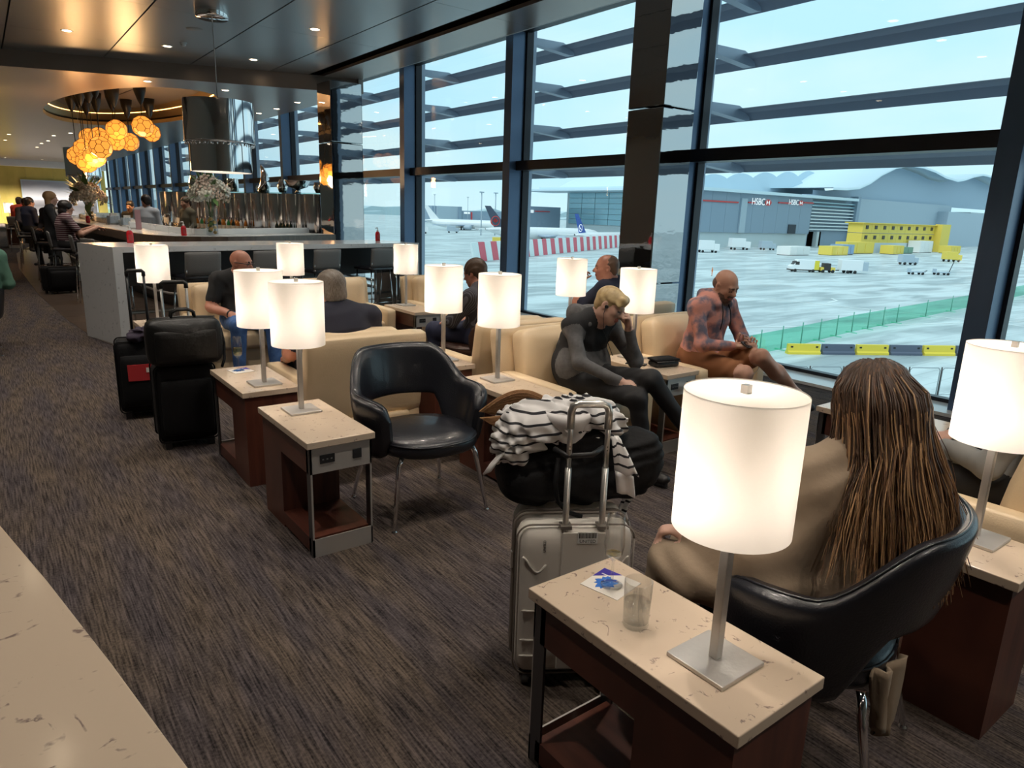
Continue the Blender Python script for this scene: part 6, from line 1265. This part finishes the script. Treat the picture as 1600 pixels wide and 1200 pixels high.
PL = ['leftmost amber faceted pendant of the cluster', 'amber pendant just right of the leftmost one', 'amber pendant at the upper left of the dense bunch', 'front amber pendant in the middle of the dense bunch', 'amber pendant at the top of the dense bunch', 'small low amber pendant right of the lowest one', 'lowest amber pendant of the cluster', 'upper amber pendant of the middle pair', 'lower amber pendant of the middle pair', 'amber pendant right of the middle pair', 'upper amber pendant at the right end', 'rightmost amber faceted pendant of the cluster']
for (x, y, z), lab in zip(PW, PL):
    t = thing('pendant_lamp', lab, 'lamp', (x, y, z), random.uniform(0, 2), 'amber faceted pendants'); g = ob('facet_globe', gme, [], t); ob('facet_seams', edges_me, [], g)
    zc = ZL + .42 - z; ob('canopy_cup', cap_me, [], t, (0, 0, zc)); ob('cable', MB().tube([(0, 0, .2), (0, 0, zc - .4)], .010, 6), BLACK, t); ob('bulb', MB().lathe([(.001, -.07), (.05, -.04), (.06, 0), (.03, .07), (.02, .2)], 12), mat('amber bulb', (1, .8, .5), emit=((1, .75, .4), 6.0)), t)
for k, (x, y) in enumerate([(2.3, 20.0), (3.2, 19.7)]):
    l = bpy.data.lights.new('pendant_glow', 'POINT'); l.energy = 55; l.color = (1, .58, .25); l.shadow_soft_size = .25; o = bpy.data.objects.new('pendant_glow', l); C.objects.link(o); o.location = (x, y - .5, 2.35)
def drum(loc, label, r, h1, h2, zt):
    t = thing('drum_pendant', label, 'lamp', loc, 0, 'chrome drum pendants')
    ob('upper_drum', MB().lathe([(r, 0), (r, h1)], 64), CHROME, t); ob('lower_drum', MB().lathe([(r * .88, -h2), (r * .88, 0)], 64), CHROME, t)
    ob('rim_ring', MB().tube([(r * math.cos(a), r * math.sin(a), 0) for a in [2 * PI * k / 48 for k in range(49)]], .012, 6), CHROME, t); ob('top_plate', MB().lathe([(.001, h1), (r, h1)], 48), STEELD, t)
    ob('diffuser', MB().lathe([(.001, -h2 + .02), (r * .86, -h2 + .02)], 48), mat('drum diffuser', (.9, .88, .82), .5, emit=((1, .86, .68), .8)), t)
    ob('cable', MB().tube([(0, 0, h1), (0, 0, zt - loc[2])], .006, 6), STEEL, t); ob('ceiling_rose', MB().lathe([(.001, -.10), (.20, -.10), (.215, -.08), (.215, 0)], 32, (0, 0, zt - loc[2])), CHROME, t)
    for k in range(36): a = 2 * PI * k / 36; ob('crystal', MB().rbox((r * .97 * math.cos(a), r * .97 * math.sin(a), -.03), (.022, .022, .035), .008, n=3), CHROME, t)
drum((2.83, 10.65, 2.42), 'large chrome drum pendant above the bar tip', .46, .54, .40, ZC); drum((2.55, 24.0, 2.25), 'small distant chrome drum pendant before the gold wall', .45, .75, .40, ZL + .40)
# picture on the gold wall
PIC = bpy.data.materials.new('grey seascape print'); PIC.use_nodes = True
def _pic():
    t = PIC.node_tree; b = t.nodes['Principled BSDF']; c = nd(t, 'ShaderNodeTexCoord'); s_ = nd(t, 'ShaderNodeSeparateXYZ'); r = nd(t, 'ShaderNodeValToRGB'); n = nd(t, 'ShaderNodeTexNoise'); n.inputs['Scale'].default_value = 2.2; n.inputs['Detail'].default_value = 5; ad = nd(t, 'ShaderNodeMath', operation='MULTIPLY_ADD'); ad.inputs[1].default_value = .18
    t.links.new(c.outputs['Generated'], s_.inputs[0]); t.links.new(c.outputs['Generated'], n.inputs['Vector']); t.links.new(n.outputs['Fac'], ad.inputs[0]); t.links.new(s_.outputs['Z'], ad.inputs[2]); t.links.new(ad.outputs[0], r.inputs[0]); t.links.new(r.outputs[0], b.inputs['Base Color'])
    e = r.color_ramp.elements; e[0].position = .1; e[0].color = (.18, .18, .19, 1); e[1].position = 1; e[1].color = (.36, .37, .42, 1)
    for p_, c_ in ((.38, (.10, .10, .11, 1)), (.52, (.25, .25, .27, 1)), (.56, (.50, .52, .56, 1))): q = e.new(p_); q.color = c_
_pic()
t = thing('wall_picture', 'large grey seascape picture on the gold wall', 'picture', (3.9, 53.9, 0)); ob('print', MB().box(-1.55, 2.35, -.06, 0, .6, 2.62), PIC, t); ob('frame', MB().box(-1.62, 2.42, -.04, .02, .53, 2.69), MGREY, t)

# ================================================================ people round the bar (small in view)
def seated(dz, **kw):
    d = dict(SEAT)
    for k in ('pel', 'waist', 'chest', 'neck', 'head'): d[k] = tuple(np.array(d[k]) + [0, 0, dz])
    for k in ('sh', 'el', 'wr', 'hip', 'kn'): d[k] = tuple(tuple(np.array(q) + [0, 0, dz]) for q in d[k])
    d['an'] = ((.12, .36, .10 + dz * .7), (-.12, .36, .10 + dz * .7)); d.update(kw); return d
HO = .012
stc = mat('burgundy striped top', (.12, .04, .05), .85); stripes(stc, (.085, .03, .04), (.36, .30, .30), 9, 2)
w, hc, R = person('dark haired woman in a burgundy striped top sitting at the bar', (1.17, 14.35, 0), -PI / 2 + .1, seated(.27, el=((.25, .16, 1.0), (-.25, .16, 1.0)), wr=((.12, .46, 1.12), (-.12, .46, 1.12))), stc, LEG, SHOE, SKIN, HO, sleeve='short', build=1.1, fold=0)
hair_obj(w, hc, R, [('e', (0, -.02, .035), (.098, .112, .098)), ('e', (0, -.05, -.06), (.09, .075, .09), .02), ('e', (0, .13, -.04), (.08, .085, .10), .012, -1)], DKH, .010, .002, 90)
w, hc, R = person('blond woman in a black blazer and white top standing by the bar', (1.05, 15.5, 0), -PI / 2 - .2, dict(STAND, wr=((.10, .22, 1.38), (-.20, .12, .92)), el=((.26, .10, 1.12), (-.24, .0, 1.12)), hd=((-.4, .1, 1), (.1, .3, -1))), mat('black blazer', (.012, .012, .014), .8), LEG, BOOT, SKINF, HO, fold=0)
ob('white_top', MB().rbox((0, .10, 1.22), (.20, .06, .36), .03, n=6), PLAINW, w)
hair_obj(w, hc, R, [('e', (0, -.02, .035), (.095, .112, .096)), ('c', (.05, -.04, -.0), (.075, -.03, -.24), .05, .04, .03), ('c', (-.05, -.04, -.0), (-.075, -.03, -.24), .05, .04, .03), ('e', (0, .13, -.04), (.08, .085, .12), .012, -1)], mat('honey blond hair', (.33, .19, .08), .5), .010, .002, 90)
w, hc, R = person('bartender in a pale shirt behind the bar, facing away', (2.72, 16.0, 0), -.5, dict(STAND, rot=(.7, -.2, 0)), mat('pale blue shirt', (.50, .54, .60), .8), LEG, SHOE, SKINR, HO, fold=0)
hair_obj(w, hc, R, SHORT, DKH, .010, .002, 90)
w, hc, R = person('woman with dark bun in black across the bar', (3.0, 19.6, 0), PI * .8, dict(STAND, pel=(0, 0, .82), waist=(0, 0, .97), chest=(0, 0, 1.15), neck=(0, 0, 1.32), head=(0, .04, 1.45), sh=((.17, 0, 1.26), (-.17, 0, 1.26)), el=((.23, .03, 1.0), (-.23, .03, 1.0)), wr=((.15, .2, .98), (-.15, .2, .98)), hip=((.09, 0, .80), (-.09, 0, .80)), kn=((.1, .02, .44), (-.1, .02, .44))), mat('black uniform', (.012, .012, .012), .8), LEG, SHOE, SKINF, HO, fold=0)
hair_obj(w, hc, R, SHORT + [('e', (0, -.09, .10), (.045, .045, .045), .02)], DKH, .010, .002, 90)
w, hc, R = person('person in an olive top standing behind the bar near the mirrors', (3.55, 16.2, 0), PI * .6, STAND, mat('olive top', (.10, .09, .06), .85), LEG, SHOE, SKIN, HO, fold=0); hair_obj(w, hc, R, SHORT, BRNH, .010, .002, 90)
w, hc, R = person('man in a navy jacket sitting at the far bar end', (.98, 20.9, 0), -PI / 2 + .5, seated(.30), mat('navy jacket', (.014, .018, .045), .8), LEG, SHOE, SKIN, HO, fold=0, build=1.1); hair_obj(w, hc, R, SHORT, DKH, .010, .002, 90)
w, hc, R = person('man in a blue shirt facing the navy jacket man', (1.0, 22.7, 0), PI + .3, seated(.28), mat('slate shirt', (.06, .07, .11), .8), LEG, SHOE, SKINR, HO, fold=0); hair_obj(w, hc, R, SHORT, BRNH, .010, .002, 90)
w, hc, R = person('man in a bright orange red top at the far left', (.98, 25.6, 0), -PI / 2 + 1.0, seated(.30), mat('orange red top', (.62, .06, .025), .8), LEG, SHOE, SKINR, HO, fold=0, build=1.1); hair_obj(w, hc, R, SHORT, BRNH, .010, .002, 90)
w, hc, R = person('white haired drinker half hidden behind the blond woman', (1.2, 17.4, 0), PI * .8, seated(.34), mat('grey brown top', (.10, .08, .08), .8), LEG, SHOE, SKINR, HO, fold=0); hair_obj(w, hc, R, SHORT, mat('white hair', (.6, .6, .58), .5), .010, .002, 90)
w, hc, R = person('person in a green sleeve cut off by the left edge', (-.105, 8.95, 0), math.radians(12), dict(SEAT, el=((.265, -.02, .70), (-.235, .02, .71)), sh=((.20, -.02, .985), (-.175, -.01, .985))), mat('sage green fleece', (.10, .21, .15), .9), LEG, SHOE, SKINF, HO, build=1.15); hair_obj(w, hc, R, SHORT, BRNH, .010, .002, 90)
exec_chair('tub_chair', 'tub chair at the left edge under the person in green', (-.26, 8.90), PI, BLKLEA)
w, hc, R = person('tiny apron worker in orange clothing left of the van', (114, 85.6, GZ), .5, STAND, HIV, HIV, SHOE, SKIN, .03, fold=0, fine=False)
t = soft_case('suitcase', 'dark cabin case on the bar floor beside the blond woman', (.98, 14.2), .3, .48, .30, .46, .60, .08, BLACK)
# far lounge seat group before the gold wall
table_lamp(.78, 28.0, 'tiny far lamp at the left edge before the gold wall', .75); side_table(.62, 27.6, 'tiny far side table carrying the far lamp at the left edge', 1, .40, .8, .75)
